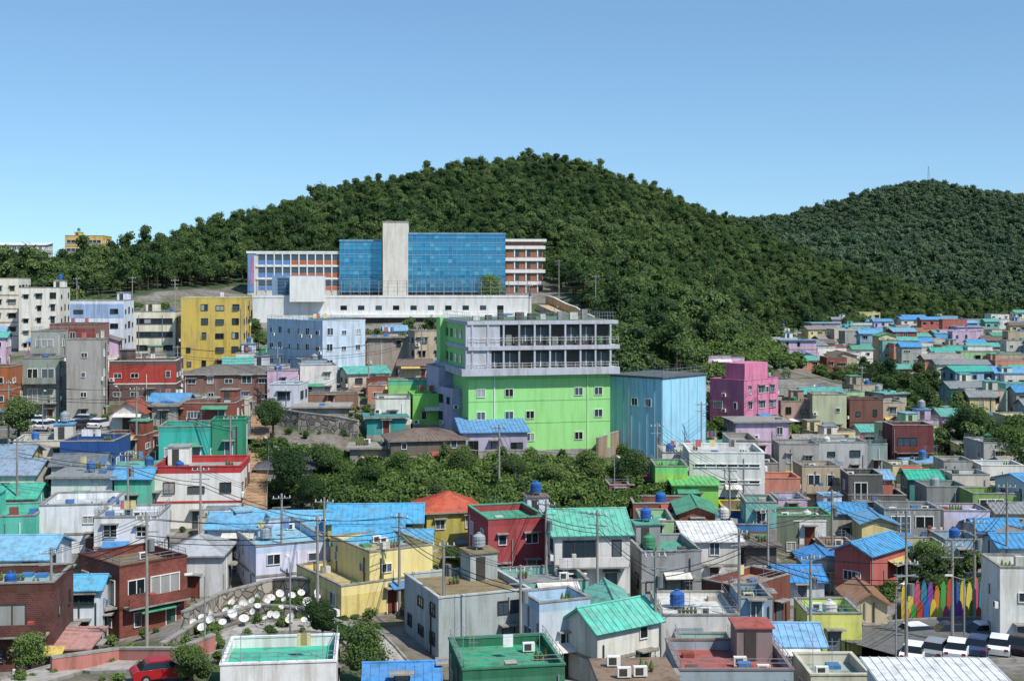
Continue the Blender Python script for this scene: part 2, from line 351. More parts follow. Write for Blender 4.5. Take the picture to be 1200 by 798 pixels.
        b.box('walls',wm,0,w,0,l,0,hw); facades(w,l,.05,n,True)
    if o.get('bands',rng.random()<.4):
        for k in range(1,n+(0 if (par and not step) else -1 if step else 0)):
            z=k*sh
            b.fb('floor_band',tr,'F',-.06,w+.06,z-.1,z+.12,-.02,.065);b.fb('floor_band',tr,'L',.01,l,z-.1,z+.12,-.02,.06);b.fb('floor_band',tr,'R',0,l,z-.1,z+.12,-.02,.06)
    if 'base' in o:
        bm=paint(o['base']); 
        b.fb('ground_floor_paint',bm,'F',-.02,w+.02,.26,o.get('bh',sh)-.12,-.02,.02); b.fb('ground_floor_paint',bm,'L',0,l,.26,o.get('bh',sh)-.12,-.02,.021)
    if 'top' in o:
        bm=paint(o['top']); b.fb('top_floor_paint',bm,'F',-.02,w+.02,hw-sh+.1,hw-.01,-.02,.02); b.fb('top_floor_paint',bm,'L',0,l,hw-sh+.1,hw-.01,-.02,.021)
    if roof=='flat':
        if not step:
            flattop(0,0,w,l,hw,h)
            if o.get('props',1): roofprops(b,0,0,w,l,hw+.04,rng,wm,fr,det,rm)
            if det and rng.random()<.4: rail(b,'roof_railing',METAL,[(0.08,l-.1,h+.05),(0.08,.08,h+.05),(w-.08,.08,h+.05),(w-.08,l-.1,h+.05)],.6)
    elif roof=='slab':
        b.box('roof',rm,-.5,w+.5,-.5,l+.5,hw,hw+.22); b.box('roof',tr,-.52,w+.52,-.52,l+.52,hw-.03,hw+.14)
        if o.get('props',1): roofprops(b,0,0,w,l,hw+.22,rng,wm,fr,det,rm,False)
    else:
        rm=paint(rcol,.7,.38,'metal_roof'); rh=o.get('rh',min(w,l)*.22)*.62; e=.4; ax=o.get('ax','x' if w>=l*.8 else 'y')
        if roof=='gable':
            if ax=='x':
                A=(-e,-e,hw-e*.3);B=(w+e,-e,hw-e*.3);Cc=(w+e,l/2,hw+rh);Dd=(-e,l/2,hw+rh);E=(-e,l+e,hw-e*.3);G=(w+e,l+e,hw-e*.3)
                slabroof(b,'roof',rm,(A,B,Cc,Dd),.12,1,rm); slabroof(b,'roof',rm,(G,E,Dd,Cc),.12,1,rm)
                b.poly('walls',wm,[(0,0,hw-.01),(0,l,hw-.01),(0,l/2,hw+rh-.15),(w,0,hw-.01),(w,l,hw-.01),(w,l/2,hw+rh-.15)],[(0,2,1),(3,4,5)])
                b.bar('ridge_cap',rm,(-e,l/2,hw+rh+.02),(w+e,l/2,hw+rh+.02),.1,6)
            else:
                A=(-e,l+e,hw-e*.3);B=(-e,-e,hw-e*.3);Cc=(w/2,-e,hw+rh);Dd=(w/2,l+e,hw+rh);E=(w+e,-e,hw-e*.3);G=(w+e,l+e,hw-e*.3)
                slabroof(b,'roof',rm,(A,B,Cc,Dd),.12,1,rm); slabroof(b,'roof',rm,(E,G,Dd,Cc),.12,1,rm)
                b.poly('walls',wm,[(0,0,hw-.01),(w,0,hw-.01),(w/2,0,hw+rh-.15),(0,l,hw-.01),(w,l,hw-.01),(w/2,l,hw+rh-.15)],[(0,1,2),(4,3,5)])
                b.bar('ridge_cap',rm,(w/2,-e,hw+rh+.02),(w/2,l+e,hw+rh+.02),.1,6)
        elif roof=='shed':
            slabroof(b,'roof',rm,((-e,-e,hw+.05),(w+e,-e,hw+.05),(w+e,l+e,hw+rh),(-e,l+e,hw+rh)),.12,1,rm)
            b.poly('walls',wm,[(0,0,hw-.01),(0,l,hw-.01),(0,l,hw+rh-.2),(w,0,hw-.01),(w,l,hw-.01),(w,l,hw+rh-.2)],[(0,2,1),(3,4,5),(1,2,5,4)])
        else:
            q=min(w,l)/2; 
            if w>=l: r0=(q,l/2,hw+rh); r1=(w-q,l/2,hw+rh) if w>l+.1 else (q+.05,l/2,hw+rh)
            else: r0=(w/2,q,hw+rh); r1=(w/2,l-q,hw+rh)
            a=(-e,-e,hw-.05);c=(w+e,-e,hw-.05);g=(w+e,l+e,hw-.05);k=(-e,l+e,hw-.05)
            if w>=l: slabroof(b,'roof',rm,(a,c,r1,r0),.1,1,rm); slabroof(b,'roof',rm,(g,k,r0,r1),.1,1,rm); b.poly('roof',rm,[k,a,r0,c,g,r1],[(0,1,2),(3,4,5)])
            else: slabroof(b,'roof',rm,(k,a,r0,r1),.1,1,rm); slabroof(b,'roof',rm,(c,g,r1,r0),.1,1,rm); b.poly('roof',rm,[a,c,r0,g,k,r1],[(0,1,2),(3,4,5)])
            b.box('eaves',tr,-e,w+e,-e,l+e,hw-.2,hw-.06)
    M=Matrix.Translation(C)@Matrix.Rotation(al,4,'Z')
    if 'at' not in o:
        CTRL.append(tuple(C)); c=M@Vector((w/2,l/2,-.3)); CTRL.append(tuple(c))
    c=M@Vector((w/2,l/2,0)); FOOT.append((c.x,c.y,math.hypot(w,l)/2))
    fn=o.get('extra')
    if fn: fn(b,w,l,h,sh,n,rng)
    b.finish(); return b
BRK=brick('8a4636');DBR=brick('6a3a30')
B1='4c92c2'; B2='6caacc'
# ---------- custom extras
GB='96d484'
def green_extra(b,w,l,h,sh,n,rng):
    g=paint(GB,dirt=.12); wh=paint('b6b8c0',dirt=.3); 
    zt=h-7.3
    for k in range(2):
        z=zt+k*3.5
        b.box('terrace_slab',wh,-1.2+.9*k,w+1.0,-1.3,l+.3,z,z+(.95 if k==0 else .55))
        b.box('terrace_storey',DKF,.3,w-.2,-.1,l-.5,z+.5,z+3.5)
        nn=9
        for i in range(nn+1):
            x=.3+(w-.6)*i/nn; b.box('terrace_columns',wh,x-.12,x+.12,-1.15,-.9,z+.5,z+3.5)
            if i<nn and (i*7+k)%3: 
                xa=x+.15; xb=x+(w-.6)/nn-.15
                b.box('terrace_glazing',GL[4],xa,xb,-.16,-.12,z+1.2,z+3.0); b.box('terrace_glazing',WHT,(xa+xb)/2-.04,(xa+xb)/2+.04,-.2,-.17,z+1.1,z+3.1)
            elif i<nn and rng.random()<.6: b.box('terrace_clutter',paint(rng.choice(['8a8a84','4a6a4a','b0a890','4a78a8'])),x+.4,x+1.2,-.8,-.3,z+.5,z+rng.uniform(1.4,2.1))
        rail(b,'terrace_railing',WHT,[(-.2,-1.2,z+.9),(w+.8,-1.2,z+.9)],.8)
        b.box('terrace_storey',wh,-.6,3.0+k*1.2,-1.0,-.12,z+.5,z+3.5)
        for i in range(5): b.fb('terrace_glazing',GL[1],'L',1+i*l/5.5,2.3+i*l/5.5,z+1.4,z+2.6,-.0,.1)
    z=zt+7.0
    b.box('roof_slab',wh,-.4,w+.8,-1.2,l+.3,z,z+.5)
    b.box('roof_slab',paint('5f7a66'),0,w,0,l,z+.5,z+.56)
    rail(b,'roof_railing',METAL,[(0,l,z+.5),(0,-1,z+.5),(w+.5,-1,z+.5),(w+.5,l,z+.5)],1.1)
    for i in range(9):
        x=1+i*w/10; hh=rng.uniform(.6,1.5); b.box('air_conditioner',paint(rng.choice(['8a8c88','c8c8c4','5a5a58'])),x,x+rng.uniform(.6,1.2),1.5+i%3,2.3+i%3,z+.5,z+.5+hh)
    for k in range(3):
        for i,x in enumerate((1.2,5.2,8.2,w-5.2,w-2.3)):
            if (i+k)%5==4: continue
            window(b,'F',x,1.6+k*3.1,1.1,1.0,WHT,rng)
    for k in range(3): window(b,'L',l*.35,1.8+k*3.1,.9,.9,WHT,rng)
    b.fb('side_tower',g,'L',l-3,l-.1,0,h+.3,-.5,1.0)
    b.fb('drain_pipe',WHT,'F',3.6,3.7,0,zt,.03,.13); b.fb('drain_pipe',WHT,'F',w-3.4,w-3.3,0,zt,.03,.13)
    for k in range(1,4): b.fb('floor_joint',paint('80be6e',dirt=.3),'F',0,w,k*3.1+.9,k*3.1+1.0,-.02,.03)
def school():
    pm=paint('d9d9d6',dirt=.2); wm=paint('cfccc0',dirt=.18)
    d=322; C=P(296,378,d); al=math.radians(3)
    b=Bld('school_podium',C,al,72,48); w=(617-296)/F*d*1.02; h=(378-349)/F*d
    b.w=w;b.l=40
    b.box('walls',pm,0,w,0,40,-8,h); b.box('deck',CONC,.3,w-.3,.3,39.7,h-.1,h+.05)
    b.box('parapet',pm,-.1,w+.1,-.1,.3,h-.02,h+.6)
    b.box('recess_shade_strip',DKF,20,w-.5,-.05,.1,-2,h*.18); b.box('ledge',WHT,17,w+.5,-1.2,.0,h*.2,h*.32)  # dark strip on the wall face; shade of a recess put in as colour
    n=30
    for i in range(n): x=1+i*(w-2)/(n-1); b.bar('fence_posts',METAL,(x,.1,h+.6),(x,.1,h+4.2),.09,5)
    for q in (1.6,2.6,3.6,4.2): b.bar('fence_wires',METAL,(1,.1,h+q),(w-1,.1,h+q),.05,4)
    b.box('glazed_lobby',paint('7f98b0',dirt=.2),4.5,17,2.5,12,h,h+5.6)
    b.fb('glazed_lobby',glass('3a5a78',.15,.3),'F',6,15.5,h+1,h+5,-2.5,-2.4)
    b.box('white_block',WHT,9.5,18,-2,2.4,h-1,h+5.4)
    for i in range(10): xx=22+i*4.4; b.fb('windows',GL[i%3],'F',xx,xx+1.6,h*.5,h*.68,-.02,.05)
    b.finish(); CTRL.append((C.x,C.y,C.z)); CTRL.append((C.x+w,C.y,C.z)); CTRL.append((C.x+w/2,C.y+20,C.z+2))
    FOOT.append((C.x+w/2,C.y+25,42)); RECT.append((296,617,345,378,d))
    d=352; m=d/F; C=P(290,342,d); b=Bld('school_building',C,al,80,14); RECT.append((290,640,265,342,d))
    def X(px): return (px-290)*m*1.0
    def Z(py): return (342-py)*m
    ob=paint('b4694a',dirt=.15); bl=paint('5a86c0',dirt=.15)
    b.box('classroom_block',wm,0,X(398),0,14,-3,Z(297)); b.box('classroom_block',WHT,-.3,X(398),-.3,14.3,Z(297),Z(294.5))
    for k in range(3):
        z=.6+k*3.5
        for i in range(10):
            x=3+i*2.25
            b.fb('windows',GL[2],'F',x,x+1.9,z+1.1,z+2.7,-.02,.05); b.fb('infill_panels',ob if i>3 else bl,'F',x,x+1.9,z-.1,z+1.0,-.02,.06)
            b.fb('window_frames',WHT,'F',x+1.92,x+2.22,z-.3,z+3,-.02,.25)
        b.fb('floor_bands',WHT,'F',2.4,X(398),z+2.75,z+3.15,-.02,.3)
    b.fb('end_panel',paint('6f8fc8'),'F',0.1,1.8,0,Z(298),-.02,.2); b.fb('end_panel',paint('c87a8a'),'F',.9,1.5,2,Z(303),-.02,.28)
    gm=[glass('4690b0',.1,.5),glass('5098b8',.12,.5),glass('3a80a4',.08,.55),glass('64a8c4',.15,.45)]
    rng=random.Random(5)
    def wing(x0,x1,zt,y0,yd):
        b.box('glass_wing_core',DKF,x0,x1,y0+.3,y0+yd,-3,zt)
        nx=max(2,int((x1-x0)/1.2)); nz=int(zt/1.1)
        for i in range(nx):
            for k in range(nz):
                xa=x0+(x1-x0)*i/nx; za=zt*k/nz
                b.box('curtain_wall',(gm[0] if rng.random()<.6 else rng.choice(gm)) if k%3 else gm[2],xa+.04,xa+(x1-x0)/nx-.04,y0+.1,y0+.35,za+.04,za+zt/nz-.03)
        for i in range(nx+1): xa=x0+(x1-x0)*i/nx; b.box('mullions',paint('7fa0b8'),xa-.04,xa+.04,y0,y0+.32,-.5,zt)
        for k in range(0,nz+1,3): za=zt*k/nz; b.box('mullions',paint('8fb0c4'),x0,x1,y0-.05,y0+.33,za-.06,za+.06)
        b.box('roof_edge',paint('6f9cb8'),x0-.2,x1+.2,y0-.2,y0+yd+.2,zt,zt+.5)
    wing(X(398),X(447),Z(283),-1,15); wing(X(478),X(592),Z(275),-2.5,17)
    b.box('stair_tower',paint('d6d0c4',dirt=.2),X(449),X(478),-5,5,-3,Z(261)); b.box('stair_tower',paint('a8a49a'),X(449)-.15,X(478)+.15,-5.15,5.15,Z(261),Z(260))
    x0=X(593);x1=X(637)
    b.box('end_block',paint('9a6a54',dirt=.2),x0,x1,-1,13,-4,Z(283)); 
    for k in range(4):
        z=-.5+k*3.3; b.box('end_block_bands',WHT,x0-.2,x1+.6,-1.5,13.2,z+2.4,z+3.3)
        for i in range(3): xx=x0+.6+i*3.2; b.box('windows',GL[1],xx+2,xx+3,-1.05,-.9,z+.4,z+2.3); b.box('window_frames',WHT,xx+1.6,xx+1.95,-1.2,-.95,z+.2,z+2.4)
    b.box('end_block_roof',WHT,x0-.5,x1+.9,-1.8,13.5,Z(283),Z(280))
    b.finish(); CTRL.append((C.x,C.y,C.z-1)); CTRL.append((C.x+X(637),C.y,C.z-1)); CTRL.append((C.x+40,C.y+14,C.z-.5))
    FOOT.append((C.x+20,C.y+8,26)); FOOT.append((C.x+60,C.y+8,26))
school()
def bd(*a,**k): return building(*a,**k)
# ---------- upper left
bd('yellow_hotel',76,84,131,276,338,'d2ac5a','flat','c9c5b8',d=425,st='ribbon',l=14,step=False)
bd('white_assembly_hall',-60,-50,62,287,332,'dcdcd8','shed','e0e0e0',d=440,l=14,rh=2)
bd('cream_apartment_block',-40,-30,36,326,410,'dfd8c8','flat','a8a8a0',d=285,l=11)
bd('cream_apartment_block',22,30,82,337,412,'e0dbce','flat','a8a8a0',d=278,l=10)
bd('white_apartment_block',82,98,157,352,425,'d8dde6','flat','9aa8b8',d=262,top='9db4d4',l=10)
bd('cream_office',157,166,219,365,432,'e2dcc4','flat','9a9a90',d=252,st='ribbon',l=10)
bd('yellow_apartment_block',212,228,294,349,436,'ccb058','flat','b0a070',d=246,l=12,trim='d8c890')
bd('brick_apartment_block',58,66,128,380,440,'8a6a60','flat','8a8a80',d=238,l=10,top='8a4640')
bd('grey_apartment_block',36,46,80,388,476,'a2a59b','flat','9a9a94',d=218,l=9,st='balc')
bd('concrete_apartment_block',78,92,126,398,496,'a39f98','flat','9a9a94',d=204,l=9)
bd('brick_house',-30,-18,29,430,500,'a5623f','flat','6a8a78',d=200,l=8)
bd('grey_house',26,34,80,420,496,'8a958a','flat','7a8a80',d=206,l=7,st='balc')
bd('red_sign_shop',128,133,215,423,472,'6a5450','flat','7a7a74',d=216,l=9,top='b04038',trim='d8d4cc',n=2)
bd('brown_brick_house',215,224,326,438,476,'86655a','hip','77726c',d=210,l=9,trim='b8b0a0')
bd('pale_blue_apartment_block',313,378,428,376,456,'bccad9','flat','8ab0a8',d=226,a=42,trim='d8dce0',n=4,fr='e8e8e8',step=False)
bd('white_house',60,70,150,560,604,'d5d9d4','slab','8a8f90',l=7)
bd('white_gable_cottage',128,142,181,484,508,'d6cec6','gable','9a5a48',l=7,ax='y',rh=2.6)
bd('stone_storage_shed',178,184,212,476,500,'9a9a90','slab','8a8a84',l=5)
bd('turquoise_house',186,193,252,500,545,'3cb0a2','flat','5aa890',l=8,parc='36a090')
bd('green_house',248,254,291,492,538,'348c6c','flat','4a9274',l=8)
bd('navy_blue_house',70,77,153,517,560,'28508c','flat','56687a',l=8,fr='e8e8e8')
bd('grey_roof_house',-40,-20,62,556,592,'c6c6ba','gable','8a9cb0',l=8,rh=1.8)
bd('pale_yellow_house',-45,-25,50,536,570,'ccc288','gable','8296a8',l=7,rh=1.6)
bd('teal_house',134,140,184,560,604,'60bca0','gable','5c9cc4',l=7,rh=1.4)
bd('grey_roof_house',60,66,130,545,578,'c0c0b8','gable','6c7478',l=7,rh=1.5)
bd('turquoise_house',-50,-35,60,606,662,'56bca6','flat','4cae94',l=9,parc='5abca8')
bd('turquoise_shed',-40,-25,58,584,620,'66bca8','gable','4cae94',l=7,rh=1.6)
bd('white_house',46,62,146,592,652,'dfe2e4','flat','b8c0c4',l=8)
bd('white_house',110,125,200,606,668,'dcdcde','flat','a8b4bc',l=8)
bd('white_house_with_red_trim',180,190,293,547,622,'e2dfd8','flat','9aa09a',d=146,l=9,parc='b83a3a',trim='b83a3a',n=2,fr='6a4a3c',par=.8,step=False,dirt=.2)
bd('blue_roof_house',243,252,312,618,656,'c6d0d6','gable',B2,l=7,rh=1.6)
# left lower
bd('brick_house',92,140,219,664,752,BRK,'flat','7a6a50',d=112,a=45,st='balc',trim='5a3028',sides='FL')
bd('brown_brick_house',-30,-15,86,684,792,DBR,'flat','8aa8a0',d=98,l=9,st='balc',parc='5a3830')
bd('blue_roof_house',-60,-45,84,655,715,'c8d0d4','gable','7cb0cc',d=112,l=8,rh=2)
bd('white_blue_house',76,86,128,690,758,'d5dde4','gable','5caaca',d=110,l=6,rh=1.3)
bd('grey_tile_roof_house',196,206,272,650,702,'cfd0d0','hip','a8acb0',d=120,l=7,rh=2.2)
bd('brown_house',100,112,190,630,680,'7a4a40','flat','6a5a4a',d=128,l=7)
bd('lavender_white_house',264,300,386,640,702,'d6d6e8','flat','8cbcd0',d=121,a=25,parc='b8c8e0',n=2,step=False)
bd('blue_roof_house',262,272,394,624,664,'cfd4dc','shed','6cb2d0',d=133,l=7,rh=1.6)
bd('white_house_with_teal_roof',258,268,397,778,850,'dfdedb','flat','44b496',d=84,l=6.5,trim='e8e8e8',par=.8,step=False)
bd('red_clay_roof_hut',20,35,120,760,800,'b88a80','shed','b88a80',d=98,l=4.5,rh=.6)
# middle upper
bd('lime_green_house',478,484,535,462,500,'80c862','flat','6cb464',l=6,d=184)
bd('lime_green_house',455,462,510,446,480,'8acc6c','flat','5cb47a',l=5,d=194,parc='60c094')
bd('white_house',440,447,480,467,500,'d5d8cc','flat','9aa8a0',l=6,d=182)
bd('teal_shed',430,436,472,490,512,'38948e','slab','4a8a88',l=5,d=178)
bd('purple_stairwell_house',500,514,560,430,520,'b0acc8','flat','a8a4bc',d=186,l=7,st='none')
bd('purple_stairwell_house',512,530,565,456,524,'b8b2ce','flat','a8a4bc',d=180,l=6,st='std')
bd('blue_roof_house',536,542,618,507,537,'b0a8b8','shed','6498c4',d=170,l=7,rh=2)
bd('brown_roof_house',450,458,546,516,556,'6f655c','hip','7a6a60',d=166,l=7,rh=1.8,trim='8a8278')
bd('concrete_shed',410,418,462,526,560,'8f8a82','slab','9a968e',d=168,l=5)
bd('dark_roof_house',300,312,372,548,584,'8f9092','hip','5a5a60',d=158,l=7,rh=1.8)
bd('orange_block_shop',355,362,420,462,480,'8a6a58','flat','9a8a78',d=203,l=4)
bd('concrete_house',344,352,410,478,505,'9a958c','slab','a09c94',d=190,l=6)
bd('beige_house',478,486,522,388,440,'b8a890','flat','9a9080',d=235,l=6)
bd('beige_house',430,440,482,396,446,'a89c90','slab','9a9080',d=240,l=6)
bd('green_roofed_kiosk',240,248,300,444,474,'7a8a78','flat','6a8a70',d=224,l=6)
bd('green_apartment_building',519,549,715,378,532,GB,'flat','5f7a66',d=176,a=14,st='none',props=0,bands=False,extra=green_extra,dirt=.12)
def blue_extra(b,w,l,h,sh,n,rng):
    dk=paint('5c6468'); b.box('roof_walkway',dk,-.2,w+.2,-.2,l+.2,h+.05,h+.25)
    rail(b,'roof_railing',METAL,[(0,l,h+.2),(0,0,h+.2),(w,0,h+.2),(w,l,h+.2)],1.1)
    for i in range(6):
        x=w*i/5; b.fb('steel_ribs',paint('98c4d8',dirt=.2),'F',max(0,x-.06),min(w,x+.06),0,h-.1,-.02,.06)
    for i in range(8):
        x=l*i/7; b.fb('steel_ribs',paint('8ab8d0',dirt=.2),'L',max(.12,x-.06),x+.06,0,h-.1,-.02,.05)
    b.fb('service_ladder',METAL,'L',l*.6,l*.6+.06,0,h,.1,.2)
    window(b,'L',l*.2,h-4,1,1,WHT,rng); window(b,'L',l*.45,h-4,1,1,WHT,rng)
bd('blue_warehouse',713,776,827,444,540,'98cce2','flat','6a6f70',d=180,a=48,st='none',props=0,bands=False,extra=blue_extra,par=.3,dirt=.2,trim='5c6468')
def pink_extra(b,w,l,h,sh,n,rng):
    b.box('roof_tower',b.wall,w*.3,w-.3,2,l-1,h-1,h+2.6); window(b,'F',w*.6,1+2*sh,1,1,WHT,rng)
bd('pink_apartment_building',832,872,912,446,506,'d07c9c','flat','a8607c',d=215,a=45,n=3,parc='d07c9c',trim='d07c9c',extra=pink_extra,step=False)
bd('pink_annex',828,838,872,462,506,'bc648c','flat','a8607c',d=222,l=6)
bd('red_mural_house',905,915,952,470,508,'b8988a','flat','8a8a80',d=238,l=8,base='b05648')
bd('cream_green_apartment_block',946,952,992,462,512,'b9bd9c','flat','9aa08a',d=235,l=9)
bd('brown_apartment_block',990,996,1035,468,515,'7a564a','flat','8a8078',d=235,l=9)
bd('maroon_apartment_block',1035,1046,1094,498,556,'703c3c','flat','5a5a54',d=200,l=9,st='balc')
bd('pink_stall',740,744,762,560,585,'b0788a','flat','a06070',d=158,l=3,n=1)
bd('purple_stall',710,714,738,568,594,'8a4060','flat','7a3858',d=153,l=3,n=1)
# middle row
bd('olive_blue_roof_house',384,394,494,612,664,'c2b85e','gable','54a4cc',d=130,l=7,rh=2)
bd('red_tile_roof_house',486,500,567,600,664,'b2a856','hip','bc5a40',d=133,l=7,rh=2.4)
bd('cream_yellow_house',348,400,516,655,728,'e4d390','flat','b8a878',d=110,a=32,n=2,base='dac67c',step=True,dirt=.2)
bd('cream_yellow_house',392,400,470,636,690,'e2cf90','gable','54a4cc',d=120,l=6,rh=1.6)
bd('blue_roof_house',462,470,505,634,680,'dccb90','gable','60a8cc',d=121,l=6,rh=1.2)
bd('red_house',548,572,640,608,686,'a84c50','flat','4fa080',d=124,l=8,parc='a04246',trim='4fa080',n=2,fr='e8e8e8')
bd('teal_roof_house',638,650,738,626,700,'d8d5d0','gable','68b8a2',d=118,l=8,rh=2.6,st='balc',ax='x')
bd('grey_house',733,752,822,646,706,'96989a','flat','54a08a',d=120,l=8,fr='3b3a38',n=2)
bd('green_house',762,768,806,546,590,'7ccc7c','flat','5cb87c',d=154,l=6,base='98d060')
bd('green_roof_house',784,790,842,568,600,'86cc5c','shed','6cbc6c',d=151,l=5,rh=.4)
bd('white_ribbon_window_house',800,808,896,530,594,'d9d9d5','flat','b0b4b4',d=158,l=9,st='ribbon',trim='e4e4e0',n=3,step=False)
bd('white_house',770,776,830,530,575,'d6d8d4','flat','b0b4b4',d=168,l=8,st='ribbon')
bd('concrete_apartment_block',846,856,912,516,575,'97928a','flat','9a968e',d=176,l=9,st='balc')
bd('grey_house',905,913,960,520,575,'a5a39c','flat','8f9490',d=180,l=8)
bd('salmon_house',878,885,938,560,606,'c4806c','flat','9a8a80',d=164,l=8)
bd('beige_house',932,940,984,546,600,'b5a68c','flat','a09a88',d=172,l=8,st='balc')
bd('grey_white_house',952,960,1016,518,562,'b4b6b4','flat','8aa89c',d=196,l=8)
bd('teal_roof_house',985,992,1040,520,556,'8fa0a0','flat','4ca48e',d=200,l=8)
bd('dark_apartment_block',984,994,1062,556,610,'5c5a58','flat','7a7a78',d=166,l=9,st='balc')
bd('teal_house',1058,1066,1104,560,606,'4a8e88','gable','3cb094',d=172,l=7,rh=1.2)
bd('grey_apartment_block',1024,1036,1102,596,652,'8f928e','flat','8a9088',d=148,l=9,st='balc')
bd('purple_white_house',1096,1106,1160,598,650,'c8c0d0','flat','8a80a0',d=150,l=8)
bd('olive_striped_house',1128,1140,1196,578,628,'7f9e5a','flat','60a070',d=160,l=8,st='balc')
bd('grey_house',1078,1086,1134,570,616,'8b8f8c','flat','54a080',d=165,l=7)
bd('brown_roof_house',820,830,902,614,664,'7a5a48','flat','6088a8',d=139,l=8,parc='4080b8')
bd('yellow_trim_house',840,850,926,598,640,'8f7a60','flat','7a6a5c',d=148,l=7,trim='ccb840')
bd('green_trim_house',902,910,976,604,656,'6f7868','flat','7a8a80',d=142,l=8,trim='50a060',st='balc')
bd('blue_roof_house',958,966,1018,600,640,'a8a49c','gable',B1,d=152,l=6,rh=1.2)
bd('white_roof_house',796,806,868,634,690,'d2d0ca','shed','dcdcda',d=128,l=6,rh=1.4)
bd('dark_house',865,872,910,640,690,'5c5450','slab','7a746c',d=130,l=7)
bd('blue_roof_house',905,914,966,680,712,'c4ccd2','gable','408cc8',d=124,l=6,rh=1.5,ax='x')
bd('blue_roof_house',935,944,990,658,696,'b8b0a8','gable','4c94cc',d=130,l=6,rh=1.2)
bd('pink_wall_house',984,1020,1064,650,696,'b8625a','gable','509ac8',d=126,a=45,rh=1.6)
bd('brick_house',822,870,926,688,748,'7a4a3c','flat','a88a78',d=112,a=45,st='balc')
bd('white_flat_house',762,775,866,720,776,'cfcdc8','flat','d0d0ca',d=104,l=8,par=.5)
bd('yellow_green_house',930,946,1010,718,770,'d0d470','flat','54b89c',d=105,l=7,parc='d4d878',step=False)
bd('brown_roof_house',985,1000,1040,706,762,'c8b898','gable','a88064',d=110,l=9,rh=1.6,ax='y')
bd('blue_roof_house',870,880,964,754,800,'d0d4d8','gable','80b0d4',d=96,l=6,rh=1.5)
bd('white_apartment_building',1160,1172,1225,664,764,'dcdcd6','flat','a8b0a8',d=105,l=8)
bd('blue_roof_house',1165,1172,1230,640,680,'c8ccd0','gable',B1,d=130,l=7,rh=1.4)
bd('white_warehouse',1020,1036,1180,800,860,'d4d6d6','shed','dadcdc',d=78,l=3.2,rh=.5)
# front centre
bd('grey_flat_roof_house',474,514,622,700,776,'a9b2b0','flat','8a7a58',d=98,a=22,n=2,trim='b8bcb8',par=.5,step=False)
bd('white_blue_house',614,632,692,706,800,'c4ced6','flat','8cb6cc',d=96,a=22,n=3,parc='a8c0d4')
bd('teal_roof_house',664,700,772,740,810,'d8d6cc','gable','62bca8',d=94,a=35,rh=2.2,n=2)
bd('blue_grey_house',690,700,740,716,790,'98aeb8','gable','74b4a6',d=101,l=7,rh=1.4)
bd('green_roof_workshop',526,542,662,784,850,'3f7e62','flat','3c9c74',d=84,l=7.5,parc='2f6e52',par=.7,step=False)
bd('blue_awning_hut',430,440,510,798,830,'8a9aa8','gable','4c8cc4',d=84,l=4,rh=1)
bd('grey_red_house',780,796,930,784,860,'8a7a78','flat','a85a50',d=82,l=7,parc='9aa8b0')
bd('mint_house',790,802,870,768,830,'a8b8b0','flat','54a88e',d=90,l=6)
bd('wooden_deck_house',700,712,790,806,850,'a89880','slab','8a7460',d=78,l=5)
bd('cream_house',935,950,1022,790,850,'c8c4b0','flat','9aa8a0',d=84,l=6)
fill=[(925,930,968,610,640),(1020,1026,1066,646,690),(1062,1070,1110,640,676),(1100,1108,1150,632,668),(1004,1010,1050,612,652),
 (960,967,1004,640,672),(868,874,910,588,622),(1140,1148,1200,620,655),(1100,1106,1140,540,575),(1140,1150,1200,545,580),
 (1000,1008,1046,560,590),(905,912,946,585,612),(745,752,790,610,640),(790,796,838,600,632),(700,706,742,622,650),(1110,1116,1160,556,590),
 (1160,1168,1215,600,630),(860,868,905,700,735),(1040,1046,1080,545,570)]
WC=['d8d6d0','c8c0b0','b8a890','8cacc0','d8c890','c0846c','7cb4a8','c8ccd4','a8a8a0','ddd8cc','b4685a','ccb0c8','9cc08c','8a5040']
RC=['5c9ac8','6ca6cc','9a9690','64ac9c','8a8f90','5c9ac8','5ca084','7a6a60','80aac8','8f8c84','4c94c4','60b0a4']
for i,(a,c,e,t,bt) in enumerate(fill):
    bd('hillside_house',a,c,e,t,bt,WC[i%14],['flat','gable','flat'][i%3],RC[(i*3+i//4)%12],l=7,rh=1.2)
# village across the valley
far=random.Random(3)
yy=388.0
while yy<548:
    d=float(np.interp(yy,YR,DR)); step=(8.2/d*F)
    x=float(np.interp(yy,[385,400,420,435,450,500],[1000,900,890,905,915,1040]))+far.uniform(0,step)
    while x<1300:
        bl=435+(x-1000)*.62
        if yy<bl-14 or x<1000:
            wpx=far.uniform(5,11)/d*F; hp=far.choice([3.1,5.4,5.9,6.2,8.5])/d*F; k=far.random()
            if not(x<1035 and yy>446):
                bd('village_house',x-wpx*.4*far.random(),x,x+wpx,yy-hp,yy+far.uniform(-1.5,1.5),far.choice(WC+['e4e0d8','e4e0d8','e0d8c0']),'gable' if k<.4 else 'slab' if k<.48 else 'flat',far.choice(RC+['4c98d0','48b0a0']),l=far.uniform(6,9),rh=1.6,d=d*far.uniform(.97,1.03))
        x+=step*far.uniform(1.0,1.4)
    yy+=far.uniform(3.2,4.2)*(yy-330)/90
